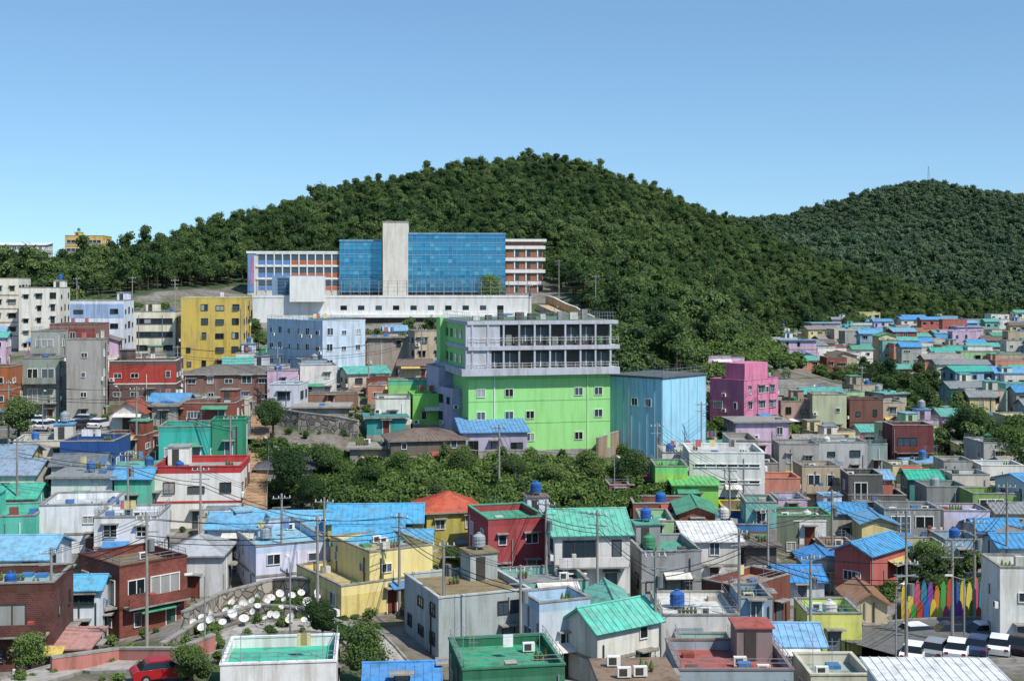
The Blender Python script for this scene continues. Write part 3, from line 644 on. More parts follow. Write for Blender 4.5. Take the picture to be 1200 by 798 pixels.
# ------------------------------------------------------------ terrain
def c(px,py,d,dz=0): p=P(px,py,d); CTRL.append((p.x,p.y,p.z+dz))
for px,d,y in [(-120,480,335),(0,480,332),(80,470,326),(150,450,303),(200,480,277),(250,500,260),(300,520,251),(350,540,238),(400,560,223),(450,580,214),(500,600,205),(550,620,196),(600,640,190),(640,650,187),(690,650,194),(730,650,209),(770,660,226),(810,680,242),(850,700,257)]:
    c(px,y,d,-6); p=P(px,y,d); CTRL.append((p.x*1.12,p.y*1.15,p.z-12)); CTRL.append((p.x*1.5,p.y*1.5,p.z-30))
for px,d,y in [(820,1150,258),(860,1150,257),(900,1150,258),(950,1150,248),(1000,1150,233),(1040,1150,218),(1082,1150,208),(1110,1150,214),(1150,1150,226),(1200,1150,228),(1300,1150,240)]:
    c(px,y,d,-8); p=P(px,y,d); CTRL.append((p.x*1.15,p.y*1.15,p.z-20))
for px,d,y in [(0,330,348),(-120,330,350),(140,318,346),(220,330,342),(290,380,330),(420,395,322),(560,395,318),(640,370,325),(680,330,345),(700,270,385),
    (400,470,275),(500,500,262),(600,510,255),(660,480,270),(700,420,300),(740,350,345),(740,260,395),(800,300,385),(800,420,330),(830,520,300),
    (850,420,380),(900,470,380),(950,540,378),(1050,620,378),(1200,700,385),(1330,700,390),(900,650,310),(900,740,292),(1000,760,325),(1000,900,285),(1100,900,305),(1100,780,352),(1200,900,318),(1250,900,320),
    (300,420,300),(200,390,312),(740,225,432),(800,235,430),(860,300,415),(850,250,440)]: c(px,y,d)
for px in range(-300,1600,150):
    for y in (850,920): c(px,y,D(px,y))
for px in (-320,-180,1350,1500):
    for y in (760,690,640,580,520,470,430): c(px,y,D(px,y))
for x in (-80,0,80):
    CTRL.append((x,0,36.5)); CTRL.append((x,20,28)); CTRL.append((x,45,18)); CTRL.append((x,-40,38))
for px,y,d in [(40,500,186),(60,498,186),(120,500,184),(160,500,184),(40,508,180),(120,508,180),(300,600,146),(300,492,184),(340,530,170),(400,590,150),(500,600,146),(600,590,149),(700,560,158),(740,600,146),
    (300,720,108),(360,700,113),(240,740,103),(400,750,99),(200,790,90),(60,790,92),(1090,760,105),(1150,780,98),(1060,745,111),(1150,746,110),(1100,690,125),(1120,720,118),(1180,760,104),(440,760,98),(700,700,116),(740,720,110)]: c(px,y,d)
for a in range(0,360,30):
    for R in (2600,4200): CTRL.append((R*math.cos(math.radians(a)),600+R*math.sin(math.radians(a)),10))
A=np.array(CTRL); key={}
for r in A: key[(round(r[0]/1.2),round(r[1]/1.2))]=r
A=np.array(list(key.values())); n=len(A)
R=np.sqrt(((A[:,None,:2]-A[None,:,:2])**2).sum(-1)); K=np.zeros((n+1,n+1)); K[:n,:n]=-R+np.eye(n)*.6; K[:n,n]=1;K[n,:n]=1
sol=np.linalg.solve(K,np.append(A[:,2],0))
def Hraw(pts):
    out=np.empty(len(pts))
    for i in range(0,len(pts),4000):
        q=pts[i:i+4000]; r=np.sqrt((q[:,None,0]-A[None,:,0])**2+(q[:,None,1]-A[None,:,1])**2); out[i:i+4000]=-r@sol[:n]+sol[n]
    return out
gx=np.unique(np.concatenate([np.array([-4500,-3000,-2000,-1500,-1100]),np.arange(-900,-140,16),np.arange(-140,170,2.5),np.arange(170,1000,16),np.array([1100,1500,2000,3000,4500])]))
gy=np.unique(np.concatenate([np.array([-4000,-2000,-800,-200,-80]),np.arange(-40,60,8),np.arange(60,330,2.5),np.arange(330,1400,13),np.array([1600,2000,2800,4500])]))
GX,GY=np.meshgrid(gx,gy); pts=np.stack([GX.ravel(),GY.ravel()],1); Z=Hraw(pts)
ZZ=Z.reshape(GX.shape)
def H(x,y):
    i=min(len(gx)-2,max(0,int(np.searchsorted(gx,x))-1)); j=min(len(gy)-2,max(0,int(np.searchsorted(gy,y))-1))
    a=(x-gx[i])/(gx[i+1]-gx[i]); b=(y-gy[j])/(gy[j+1]-gy[j])
    return float((ZZ[j,i]*(1-a)+ZZ[j,i+1]*a)*(1-b)+(ZZ[j+1,i]*(1-a)+ZZ[j+1,i+1]*a)*b)
FPX=[-400,0,140,290,400,640,690,735,800,835,850,950,1050,1200,1500]
FD =[325,325,315,372,378,372,300,212,222,250,330,480,600,690,720]
def foot(x,y): return np.interp(x/y*F+600,FPX,FD) if y>1 else 1e9
nx=len(gx); faces=[(j*nx+i,j*nx+i+1,(j+1)*nx+i+1,(j+1)*nx+i) for j in range(len(gy)-1) for i in range(nx-1)]
me=bpy.data.meshes.new('terrain'); me.from_pydata(np.column_stack([pts,Z]).tolist(),[],faces); me.polygons.foreach_set('use_smooth',[True]*len(faces))
at=me.attributes.new('veg','FLOAT','POINT'); veg=np.zeros(len(pts)); fy=np.interp(np.where(pts[:,1]>1,pts[:,0]/np.maximum(pts[:,1],1)*F+600,600),FPX,FD)
veg=np.where(pts[:,1]>fy-5,1.0,0.0); veg[pts[:,1]<60]=1; at.data.foreach_set('value',veg)
m,nt,b=newmat('ground'); N=nt.nodes;L=nt.links
va=N.new('ShaderNodeAttribute'); va.attribute_name='veg'; g=N.new('ShaderNodeNewGeometry')
n1=N.new('ShaderNodeTexNoise'); n1.inputs['Scale'].default_value=.09; n1.inputs['Detail'].default_value=8; L.new(g.outputs['Position'],n1.inputs['Vector'])
r=N.new('ShaderNodeValToRGB'); e=r.color_ramp.elements; e[0].position=.42; e[0].color=(.26,.24,.215,1); e[1].position=.62; e[1].color=(.07,.12,.03,1)
x=e.new(.52); x.color=(.19,.165,.12,1); L.new(n1.outputs['Fac'],r.inputs[0])
n2=N.new('ShaderNodeTexNoise'); n2.inputs['Scale'].default_value=1.2; n2.inputs['Detail'].default_value=8; L.new(g.outputs['Position'],n2.inputs['Vector'])
r2=N.new('ShaderNodeValToRGB'); r2.color_ramp.elements[0].position=.3; r2.color_ramp.elements[0].color=(.5,.5,.5,1); r2.color_ramp.elements[1].position=.65; L.new(n2.outputs['Fac'],r2.inputs[0])
mx=N.new('ShaderNodeMix'); mx.data_type='RGBA'; L.new(va.outputs['Fac'],mx.inputs[0]); L.new(r.outputs[0],mx.inputs[6]); mx.inputs[7].default_value=(.05,.085,.028,1)
m2=N.new('ShaderNodeMix'); m2.data_type='RGBA'; m2.blend_type='MULTIPLY'; m2.inputs[0].default_value=1; L.new(mx.outputs[2],m2.inputs[6]); L.new(r2.outputs[0],m2.inputs[7])
L.new(m2.outputs[2],b.inputs['Base Color']); b.inputs['Roughness'].default_value=.95
me.materials.append(m); ob=bpy.data.objects.new('terrain',me); bpy.context.scene.collection.objects.link(ob)
# ---- infill houses on the open lots of the town
inf=random.Random(21); cnt=0
def zone_ok(px,py,Y):
    if Y<118 and px<480: return False
    if 300<px<770 and 520<py<632: return False
    if px>1020 and py>680: return False
    if px<185 and 470<py<535: return False
    if 280<px<325 and 480<py<620: return False
    if 600<px<850 and py<520: return False
    return True
for _ in range(9000):
    Y=inf.uniform(90,262); X=inf.uniform(-.44,.44)*Y
    w=inf.uniform(4.5,8.5); l=inf.uniform(4.5,7.5); rr=math.hypot(w,l)/2
    cx,cy=X+w/2,Y+l/2
    if any((cx-a)**2+(cy-b_)**2<(q*.78+rr*.78)**2 for a,b_,q in FOOT): continue
    z=H(cx,Y); h=inf.choice([2.9,3.2,5.6,5.9]); 
    x0=X/Y*F+600; x1=(X+w)/Y*F+600; y1=HOR+(CZ-z)/Y*F; y0=y1-h/Y*F
    if not zone_ok((x0+x1)/2,y1,Y) or y1<405: continue
    bad=False
    for (a,b_,t,bb,d) in RECT:
        if d>Y:
            ox=min(x1,b_)-max(x0,a); oy=min(y1,bb)-max(y0,t)
            if ox>0 and oy>0 and ox*oy>.16*(b_-a)*(bb-t): bad=True;break
    if bad: continue
    k=inf.random()
    building('infill_house',x0,x0,x1,y0,y1,inf.choice(WC),'gable' if k<.25 else 'slab' if k<.45 else 'flat',inf.choice(RC),at=(X,Y,z,inf.uniform(-.1,.35),w,l,h),rh=1.4); cnt+=1
    if cnt>95: break
# ------------------------------------------------------------ trees
def tree_mesh(name,seed,h,cr,nl,ls,fol,trunk=True,nlob=6,core=True):
    rs=np.random.RandomState(seed); b=Bld(name,Vector((0,0,0)))
    lobes=[]
    for i in range(nlob):
        a=rs.uniform(0,6.28); q=cr*rs.uniform(.15,.62); z=h*(.42+.42*rs.rand())*1.0
        lobes.append((q*math.cos(a),q*math.sin(a),z,cr*rs.uniform(.42,.66)))
    lobes.append((0,0,h*.8,cr*.5))
    if trunk:
        b.cyl('trunk',BARK,0,0,-.6,h*.5,cr*.09,cr*.05,7)
        for lx,ly,lz,lr in lobes[:4]:
            b.bar('trunk',BARK,(0,0,h*.35),(lx*.8,ly*.8,lz),cr*.03,5)
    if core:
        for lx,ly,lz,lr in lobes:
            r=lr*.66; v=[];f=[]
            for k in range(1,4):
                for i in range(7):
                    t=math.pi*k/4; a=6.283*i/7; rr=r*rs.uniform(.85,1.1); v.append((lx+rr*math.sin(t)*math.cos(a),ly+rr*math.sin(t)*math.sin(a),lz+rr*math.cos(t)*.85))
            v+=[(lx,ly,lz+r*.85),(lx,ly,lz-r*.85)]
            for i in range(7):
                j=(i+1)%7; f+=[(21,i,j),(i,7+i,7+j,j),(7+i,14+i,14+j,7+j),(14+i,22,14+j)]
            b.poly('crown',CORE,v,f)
    V=[];Fc=[]
    per=nl//len(lobes)
    for lx,ly,lz,lr in lobes:
        dv=rs.normal(size=(per,3)); dv/=np.linalg.norm(dv,axis=1)[:,None]; dv[:,2]=np.where(dv[:,2]<-.3,-dv[:,2],dv[:,2])
        rad=lr*(.62+.52*rs.rand(per)**.8); cc=dv*rad[:,None]*np.array([1,1,.85])+np.array([lx,ly,lz])
        nn=dv+rs.normal(size=(per,3))*.6+np.array([0,0,.25]); nn/=np.linalg.norm(nn,axis=1)[:,None]
        t=np.cross(nn,rs.normal(size=(per,3))); t/=np.linalg.norm(t,axis=1)[:,None]; u=np.cross(nn,t)
        s=ls*rs.uniform(.6,1.3,(per,1)); 
        for i in range(per):
            o=len(V); V+= [tuple(cc[i]-t[i]*s[i]),tuple(cc[i]-u[i]*s[i]*.6),tuple(cc[i]+t[i]*s[i]),tuple(cc[i]+u[i]*s[i]*.6)]; Fc.append((o,o+1,o+2,o+3))
    b.poly('crown',fol,V,Fc)
    return b
def proto(bl):
    ob=bl.finish(single=True); bpy.context.scene.collection.objects.unlink(ob); return ob
def coll(name,objs):
    cl=bpy.data.collections.new(name)
    for o in objs: cl.objects.link(o)
    return cl
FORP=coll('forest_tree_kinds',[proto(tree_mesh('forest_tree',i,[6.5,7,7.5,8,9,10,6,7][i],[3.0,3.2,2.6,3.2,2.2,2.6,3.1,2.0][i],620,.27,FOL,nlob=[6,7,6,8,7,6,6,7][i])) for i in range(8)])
FARP=coll('far_tree_kinds',[proto(tree_mesh('far_tree',20+i,6.5+i*.6,3.2,230,.48,FOL_HAZE,nlob=5)) for i in range(4)])
SHRP=coll('shrub_kinds',[proto(tree_mesh('shrub',40+i,1.9,1.35,420,.15,FOLS,trunk=False,nlob=5)) for i in range(4)])
NEAR=[proto(tree_mesh('broadleaf_tree',60+i,6.5,3.0,4600,.13,FOLS if i%2 else FOL,nlob=10)).data for i in range(4)]
def instancer(name,pts,cl,k):
    me=bpy.data.meshes.new(name); me.from_pydata([p[:3] for p in pts],[],[])
    a=me.attributes.new('sc','FLOAT_VECTOR','POINT'); a.data.foreach_set('vector',[q for p in pts for q in p[3]])
    a=me.attributes.new('ro','FLOAT_VECTOR','POINT'); a.data.foreach_set('vector',[q for p in pts for q in (0,0,p[4])])
    a=me.attributes.new('ix','INT','POINT'); a.data.foreach_set('value',[random.randrange(k) for p in pts])
    ob=bpy.data.objects.new(name,me); bpy.context.scene.collection.objects.link(ob)
    ng=bpy.data.node_groups.new(name,'GeometryNodeTree'); ng.interface.new_socket('Geometry',in_out='INPUT',socket_type='NodeSocketGeometry'); ng.interface.new_socket('Geometry',in_out='OUTPUT',socket_type='NodeSocketGeometry')
    N=ng.nodes; gi=N.new('NodeGroupInput'); go=N.new('NodeGroupOutput'); ip=N.new('GeometryNodeInstanceOnPoints'); ci=N.new('GeometryNodeCollectionInfo')
    ci.inputs['Collection'].default_value=cl; ci.inputs['Separate Children'].default_value=True; ci.inputs['Reset Children'].default_value=True
    ip.inputs['Pick Instance'].default_value=True
    def na(nm,t):
        x=N.new('GeometryNodeInputNamedAttribute'); x.data_type=t; x.inputs['Name'].default_value=nm; return [o for o in x.outputs if o.enabled and o.name=='Attribute'][0]
    L=ng.links; L.new(gi.outputs[0],ip.inputs['Points']); L.new(ci.outputs[0],ip.inputs['Instance'])
    L.new(na('sc','FLOAT_VECTOR'),ip.inputs['Scale']); L.new(na('ro','FLOAT_VECTOR'),ip.inputs['Rotation']); L.new(na('ix','INT'),ip.inputs['Instance Index'])
    L.new(ip.outputs[0],go.inputs[0]); md=ob.modifiers.new('scatter','NODES'); md.node_group=ng; return ob
FA=np.array(FOOT)
def free(x,y,m=1.5): return not (((FA[:,0]-x)**2+(FA[:,1]-y)**2)<(FA[:,2]*.85+m)**2).any()
PATH=[(610,262),(650,262),(688,284),(672,312),(636,330)]
PW=[((a-600)/F*d_,d_) for a,d_ in PATH]
def offpath(x,y,m=4):
    for (ax,ay),(bx,by) in zip(PW[:-1],PW[1:]):
        t=max(0,min(1,((x-ax)*(bx-ax)+(y-ay)*(by-ay))/((bx-ax)**2+(by-ay)**2)))
        if (x-ax-t*(bx-ax))**2+(y-ay-t*(by-ay))**2<m*m: return False
    return True
near=[];farp=[]
y=205.0
while y<1260:
    sp=3.9 if y<420 else (4.2 if y<700 else 5.6)
    x=-0.55*y
    while x<0.55*y:
        X=x+random.uniform(-.5,.5)*sp; Y=y+random.uniform(-.5,.5)*sp
        u=X/Y*F+600
        if Y>foot(X,Y) and (u<880 and Y<(np.interp(u,[0,150,640,850],[540,500,700,900])) or u>=820 or Y<500) and free(X,Y,2.5) and offpath(X,Y,5):
            s=random.choice([.5,.65,.8,.9,1.0,1.2]); v=(s*random.uniform(.85,1.15),s,s*random.uniform(.8,1.3)); q=(X,Y,H(X,Y)-.3,v,random.uniform(0,6.28))
            if Y<760: near.append(q)
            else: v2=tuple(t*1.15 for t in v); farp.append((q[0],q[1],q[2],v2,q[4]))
        x+=sp
    y+=sp
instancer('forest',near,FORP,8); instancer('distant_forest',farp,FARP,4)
def grove(polypts,n,smin,smax,out,m=1.0):
    for _ in range(n):
        i=random.randrange(len(polypts)-1); t=random.random(); a=polypts[i];b_=polypts[i+1]
        d=a[1]+(b_[1]-a[1])*t; px=a[0]+(b_[0]-a[0])*t; hw=a[2]
        X=(px-600)/F*d+random.uniform(-hw,hw); Y=d+random.uniform(-hw,hw)
        if free(X,Y,m) and offpath(X,Y,3.5):
            s=random.uniform(smin,smax); out.append((X,Y,H(X,Y)-.2,(s,s,s*random.uniform(.85,1.15)),random.uniform(0,6.28)))
gr=[]
grove([(1005,345,8),(1060,285,9),(1130,225,7),(1200,192,6),(1260,180,6)],170,.5,1.0,gr,0)
grove([(690,208,5),(730,205,5),(830,214,4)],40,.6,1.0,gr,0)
grove([(500,168,5),(600,160,5),(700,160,4),(750,162,3)],45,.25,.5,gr,0)
grove([(300,285,5),(520,275,5)],30,.5,.8,gr,0)
grove([(1040,132,4),(1140,128,4)],12,.3,.5,gr,0)
grove([(840,240,8),(860,300,10),(900,400,10)],60,.4,.9,gr,0)
grove([(1000,500,60),(1150,420,60),(1200,330,30)],70,.4,.8,gr,0)
instancer('tree_grove',gr,FORP,8)
sh=[]
grove([(320,165,7),(400,158,8),(500,152,10),(620,152,9),(740,158,5)],1000,.5,1.5,sh,-.5)
grove([(740,185,5),(850,205,5),(930,235,5)],120,.6,1.3,sh,0)
grove([(220,104,4),(300,112,4),(380,108,4),(420,98,4)],50,.2,.45,sh,0)
grove([(1005,345,12),(1060,285,12),(1122,232,10),(1200,195,8)],260,.8,1.8,sh,0)
grove([(835,235,9),(850,280,12),(880,340,12),(900,430,14)],420,.8,2.2,sh,0)
grove([(1040,130,6),(1160,122,6)],70,.4,.9,sh,0)
grove([(440,270,8),(600,262,8),(690,290,8)],160,.6,1.4,sh,0)
grove([(0,190,6),(140,215,8),(330,200,8),(480,190,5)],60,.4,.8,sh,.3)
grove([(0,310,8),(150,300,8),(290,300,8)],220,.8,1.9,sh,.3)
for _ in range(1300):
    Y=random.uniform(85,240); X=random.uniform(-.42,.42)*Y; u=X/Y*F+600
    if u<170 and 176<Y<190: continue
    if u>1040 and Y<114: continue
    if free(X,Y,.2): s=random.uniform(.2,.6); sh.append((X,Y,H(X,Y)-.1,(s,s,s),random.uniform(0,6.28)))
instancer('shrubs',sh,SHRP,4)
for i,(px,d,s) in enumerate([(22,172,1.0),(575,335,1.35),(345,152,1.0),(385,160,.9),(365,148,.6),(425,90,.7),(378,99,.5),(225,88,.5),(545,156,.7),(690,156,.7),(650,152,.6),(530,126,.5),(745,158,.9),(470,156,.7),(600,153,.65),(1085,130,.7),(320,176,.8),(1180,190,1.2),(1130,215,1.3),(280,215,.8),(720,196,1.2),(35,94,.5),(150,150,.5),(430,150,.7),(510,148,.55)]):
    X=(px-600)/F*d; o=bpy.data.objects.new('broadleaf_tree',NEAR[i%4]); o.location=(X,d,H(X,d)-.1); o.scale=(s,s,s*1.05); o.rotation_euler=(0,0,i*1.7); bpy.context.scene.collection.objects.link(o)
# ------------------------------------------------------------ roads, walls, stairs
ASPH=paint('6a6a68',.9,.3,'asphalt'); 
def ribbon(name,pl,w,mat,dz=.12,kerb=True,line=False):
    P3=[Vector(((p[0]-600)/F*p[1],p[1],0)) for p in pl]; pts=[]
    for a,b_ in zip(P3[:-1],P3[1:]):
        k=max(2,int((b_-a).length/2)); pts+=[a.lerp(b_,i/k) for i in range(k)]
    pts.append(P3[-1]); b=Bld(name,Vector((0,0,0))); prev=None
    for i,p in enumerate(pts):
        t=(pts[min(i+1,len(pts)-1)]-pts[max(i-1,0)]).normalized(); s=Vector((-t.y,t.x,0)); z=max(H(*(p+s*q)[:2]) for q in (-w/2,0,w/2))+dz
        row=[(p+s*q,z+e) for q,e in ((-w/2-.2,.12),(-w/2,.12),(-w/2,0),(w/2,0),(w/2,.12),(w/2+.2,.12))]
        row=[(v.x,v.y,zz) for v,zz in row]
        if prev:
            b.poly('surface',mat,[prev[2],prev[3],row[3],row[2]],[(0,3,2,1)])
            if kerb:
                for q in (0,1,3,4): b.poly('kerb',CONC,[prev[q],prev[q+1],row[q+1],row[q]],[(0,3,2,1)])
                for q in (0,5): b.poly('kerb',CONC,[prev[q],row[q],(row[q][0],row[q][1],row[q][2]-2),(prev[q][0],prev[q][1],prev[q][2]-2)],[(0,1,2,3)])
            if line and i%3: 
                f=lambda a,c_:tuple((Vector(a)*(1-c_[0])+Vector(c_[1])*c_[0])+Vector((0,0,.006)))
                b.poly('lane_marking',WHT,[f(prev[2],(.48,prev[3])),f(prev[2],(.52,prev[3])),f(row[2],(.52,row[3])),f(row[2],(.48,row[3]))],[(0,3,2,1)])
        prev=row
    b.finish(single=True)
ribbon('road',[(-60,186),(30,184),(90,183),(140,186),(200,196),(260,208),(330,214)],7,ASPH,line=True)
ribbon('alley',[(20,88),(90,94),(180,93),(240,98),(300,103),(360,104),(410,103),(470,92)],3.2,paint('aaa49c',.9,.4,'paving'))
ribbon('road',[(1030,102),(1060,104),(1110,105),(1200,106)],12,ASPH,dz=.2)
ribbon('footpath',PATH,3.2,paint('c8b088'))
ribbon('footpath',[(640,150),(720,150),(770,156),(840,170)],2.5,paint('a8a298'))
def wall(name,pl,h,mat,cap=None,up=0,th=.4,down=2):
    pts=[Vector(((p[0]-600)/F*p[1],p[1],0)) for p in pl]; b=Bld(name,Vector((0,0,0)))
    q=[]
    for a,c_ in zip(pts[:-1],pts[1:]):
        k=max(1,int((c_-a).length/3)); q+=[a.lerp(c_,i/k) for i in range(k)]
    q.append(pts[-1])
    for a,c_ in zip(q[:-1],q[1:]):
        t=(c_-a).normalized(); s=Vector((-t.y,t.x,0))*th/2; za=H(a.x,a.y);zc=H(c_.x,c_.y)
        def pr(m,za0,za1,zc0,zc1,s,part):
            v=[(a-s,za0),(c_-s,zc0),(c_+s,zc0),(a+s,za0),(a-s,za1),(c_-s,zc1),(c_+s,zc1),(a+s,za1)]
            b.poly(part,m,[(p_.x,p_.y,z) for p_,z in v],[(0,3,2,1),(4,5,6,7),(0,1,5,4),(2,3,7,6)]+([(1,2,6,5)] if c_ is q[-1] else [])+([(3,0,4,7)] if a is q[0] else []))
        pr(mat,za-down,za+h,zc-down,zc+h,s,'wall')
        if cap: pr(cap,za+h,za+h+.15,zc+h,zc+h+.15,s*1.2,'coping')
    b.finish(single=True)
ST=stone('9a9286',1.2)
wall('stone_retaining_wall',[(190,98),(240,106),(300,109),(350,108),(390,104),(420,100)],.8,ST,CONC)
wall('stone_retaining_wall',[(215,106),(260,115),(320,118.5),(380,115)],1.8,ST,CONC)
wall('stone_retaining_wall',[(60,92),(140,95),(210,93),(250,97)],1.3,paint('b5766c'),CONC)
wall('stone_retaining_wall',[(430,250),(480,246),(520,243)],4,stone('9a8d80',.7),CONC)
wall('stone_retaining_wall',[(300,188),(350,182),(420,178)],2.4,ST,CONC)
wall('stone_retaining_wall',[(310,170),(350,163),(420,160)],2.2,paint('a8a29a'),None)
wall('stone_retaining_wall',[(500,172),(560,166),(640,168),(700,170)],2.0,paint('9a948c'),CONC)
wall('concrete_retaining_wall',[(700,178),(740,190),(775,196)],3.0,paint('a08a74'),CONC)
wall('yellow_striped_retaining_wall',[(600,264),(625,265),(652,266),(684,286)],1.6,paint('d0b060'),WHT)
wall('cream_retaining_wall',[(640,334),(676,314),(696,290)],2.0,paint('c8a070'),WHT)
wall('concrete_retaining_wall',[(870,480),(910,490),(960,530)],3.0,paint('cfcabc'),None)
wall('concrete_retaining_wall',[(20,177),(70,176),(130,177)],.8,paint('b0aca4'),CONC)
wall('mural_wall',[(430,268),(470,266),(500,264)],3,paint('7a6a9a'),paint('c85a5a'))
wall('concrete_retaining_wall',[(830,196),(870,206),(930,228)],1.6,paint('a08a70'),CONC)
wall('brick_wall',[(590,100),(640,93),(690,91)],1.0,paint('b8aea0'),CONC)
wall('mural_backing_wall',[(1050,114.8),(1100,114.2),(1165,113.4)],2.2,paint('6f7a60'),CONC,th=.4)
def stairs(name,a,b_,w,mat):
    A_=P(a[0],0,a[1]);B_=P(b_[0],0,b_[1]); A_.z=H(A_.x,A_.y);B_.z=H(B_.x,B_.y)
    n_=max(4,int(abs(B_.z-A_.z)/.18)); t=(B_-A_); ln=Vector((t.x,t.y,0)).length; ang=math.atan2(t.y,t.x)
    b=Bld(name,Vector((A_.x,A_.y,0)),ang); hs=0
    for j in (5,10,15): hs=max(hs,H(*(A_.lerp(B_,j/20))[:2])-(A_.z+(B_.z-A_.z)*j/20))
    for i in range(n_):
        x0=ln*i/n_; z=A_.z+(B_.z-A_.z)*(i+1)/n_+.45+hs; b.box('steps',mat,x0,x0+ln/n_,-w/2,w/2,z-4,z)
    rail(b,'handrail',METAL,[(0,w/2,A_.z+.4+hs),(ln,w/2,B_.z+.4+hs)],.95); rail(b,'handrail',METAL,[(0,-w/2,A_.z+.4+hs),(ln,-w/2,B_.z+.4+hs)],.95)
    b.finish()
stairs('hillside_staircase',(299,145),(306,186),2.6,paint('b09070'))
stairs('hillside_staircase',(350,198),(425,222),2.6,paint('b0907a'))
stairs('hillside_staircase',(500,215),(548,250),2,paint('b0a090'))
stairs('hillside_staircase',(742,150),(790,160),2,paint('a8a298'))
# ------------------------------------------------------------ dishes, cars, poles, lamps, mural leaves
def dish(px,d,r):
    X=(px-600)/F*d; b=Bld('satellite_dish',Vector((X,d,H(X,d))),rnd.uniform(-.6,.6)); m=paint('dadad6',.6,.3)
    b.bar('post',METAL,(0,0,-.3),(0,0,.7),.03,6); n=14; tl=math.radians(rnd.uniform(30,70)); v=[];f=[]
    Rm=Matrix.Rotation(tl,3,'X')
    for k in range(4):
        q=r*k/3; z=q*q/(r*2.4)
        for i in range(n): v.append(tuple(Rm@Vector((q*math.cos(6.2832*i/n),q*math.sin(6.2832*i/n),z))+Vector((0,0,.75))))
    for k in range(3):
        for i in range(n): f.append((k*n+i,k*n+(i+1)%n,(k+1)*n+(i+1)%n,(k+1)*n+i))
    b.poly('bowl',m,v,f); b.bar('feed_arm',METAL,(0,0,.75),tuple(Rm@Vector((0,0,r))+Vector((0,0,.75))),.02,4); b.finish(single=True)
for i in range(44):
    px=218+170*((i*0.618+rnd.uniform(-.02,.02))%1); d=float(np.interp(px,[215,290,390],[101.5,104,102]))+(i%6)*2.3+rnd.uniform(-.9,.9)
    dish(px,d,rnd.uniform(.2,.42))
def lamp(px,d,h=6):
    X=(px-600)/F*d; b=Bld('street_lamp',Vector((X,d,H(X,d))),rnd.uniform(0,6)); b.cyl('pole',METAL,0,0,-.3,h,.08,.05,8); b.bar('arm',METAL,(0,0,h-.05),(1.1,0,h+.25),.035,5)
    b.box('lamp_head',WHT,.9,1.5,-.12,.12,h+.2,h+.32); b.cyl('base',CONC,0,0,-.2,.25,.2,.16,8); b.finish()
for q in ((50,179),(140,181),(240,96),(340,100),(1050,100),(1130,103),(720,149),(650,261),(330,212)): lamp(*q)
def car(px,d,yaw,col,z=None):
    X=(px-600)/F*d; b=Bld('parked_car',Vector((X,d,(H(X,d)+.22) if z is None else z)),math.radians(yaw)); m=paint(col,.3,.08,'car_paint'); g=GL[0]
    def ext(pr,y0,y1,ins,mat,part):
        n=len(pr); v=[(x,y0+(ins if z>1 else 0),z) for x,z in pr]+[(x,y1-(ins if z>1 else 0),z) for x,z in pr]
        b.poly(part,mat,v,[tuple(range(n)),tuple(range(2*n-1,n-1,-1))]+[(i,n+i,n+(i+1)%n,(i+1)%n) for i in range(n)])
    ext([(-2.15,.35),(2.15,.32),(2.2,.62),(2.0,.82),(1.1,.95),(-1.9,.98),(-2.2,.8)],-.87,.87,0,m,'body')
    ext([(-1.75,.96),(1.15,.93),(.45,1.38),(-1.2,1.42)],-.8,.8,.14,g,'cabin_glass')
    ext([(-1.25,1.40),(.5,1.37),(.3,1.47),(-1.0,1.5)],-.66,.66,0,m,'car_roof')
    b.box('lights',paint('e8e8e0',.3,0),2.1,2.21,-.75,-.45,.6,.72);b.box('lights',paint('e8e8e0',.3,0),2.1,2.21,.45,.75,.6,.72)
    b.box('lights',paint('8a1a18',.3,0),-2.21,-2.1,-.78,-.5,.7,.85);b.box('lights',paint('8a1a18',.3,0),-2.21,-2.1,.5,.78,.7,.85)
    for x in(-1.35,1.35):
        for y in(-.8,.8):
            n=14; v=[(x+.33*math.cos(6.2832*i/n),y+s_*.11,.33+.33*math.sin(6.2832*i/n)) for s_ in(-1,1) for i in range(n)]
            b.poly('wheels',paint('1c1c1c',.8,.1),v,[(i,(i+1)%n,n+(i+1)%n,n+i) for i in range(n)]+[tuple(range(n-1,-1,-1)),tuple(range(n,2*n))])
            v=[(x+.18*math.cos(6.2832*i/n),y+s_*.125,.33+.18*math.sin(6.2832*i/n)) for s_ in(-1,1) for i in range(n)]
            b.poly('wheels',METAL,v,[tuple(range(n-1,-1,-1)),tuple(range(n,2*n))])
    b.finish()
for px,d,yw,cl in [(34,181,75,'e4e4e4'),(56,181,78,'c8c8cc'),(78,181,80,'e8e8e8'),(98,181.5,78,'3a3a40'),(118,182,76,'dcdcdc'),(45,186,4,'e8e8e8'),(100,185.5,3,'b8bcc0'),(192,89,25,'a01c20'),
    (1072,101,64,'e8e8e8'),(1098,101.5,58,'8c9094'),(1122,101,66,'e8e8ea'),(1148,102,60,'3a4a6a'),(1172,102,64,'e4e4e4'),(1198,102,55,'2a2a30'),(1078,108.5,14,'e8e8e8'),(1122,108,-3,'3a4048'),(1160,108.5,8,'e0e0e4')]: car(px,d,yw,cl)
WIR=paint('222222',.6,0,'cable')
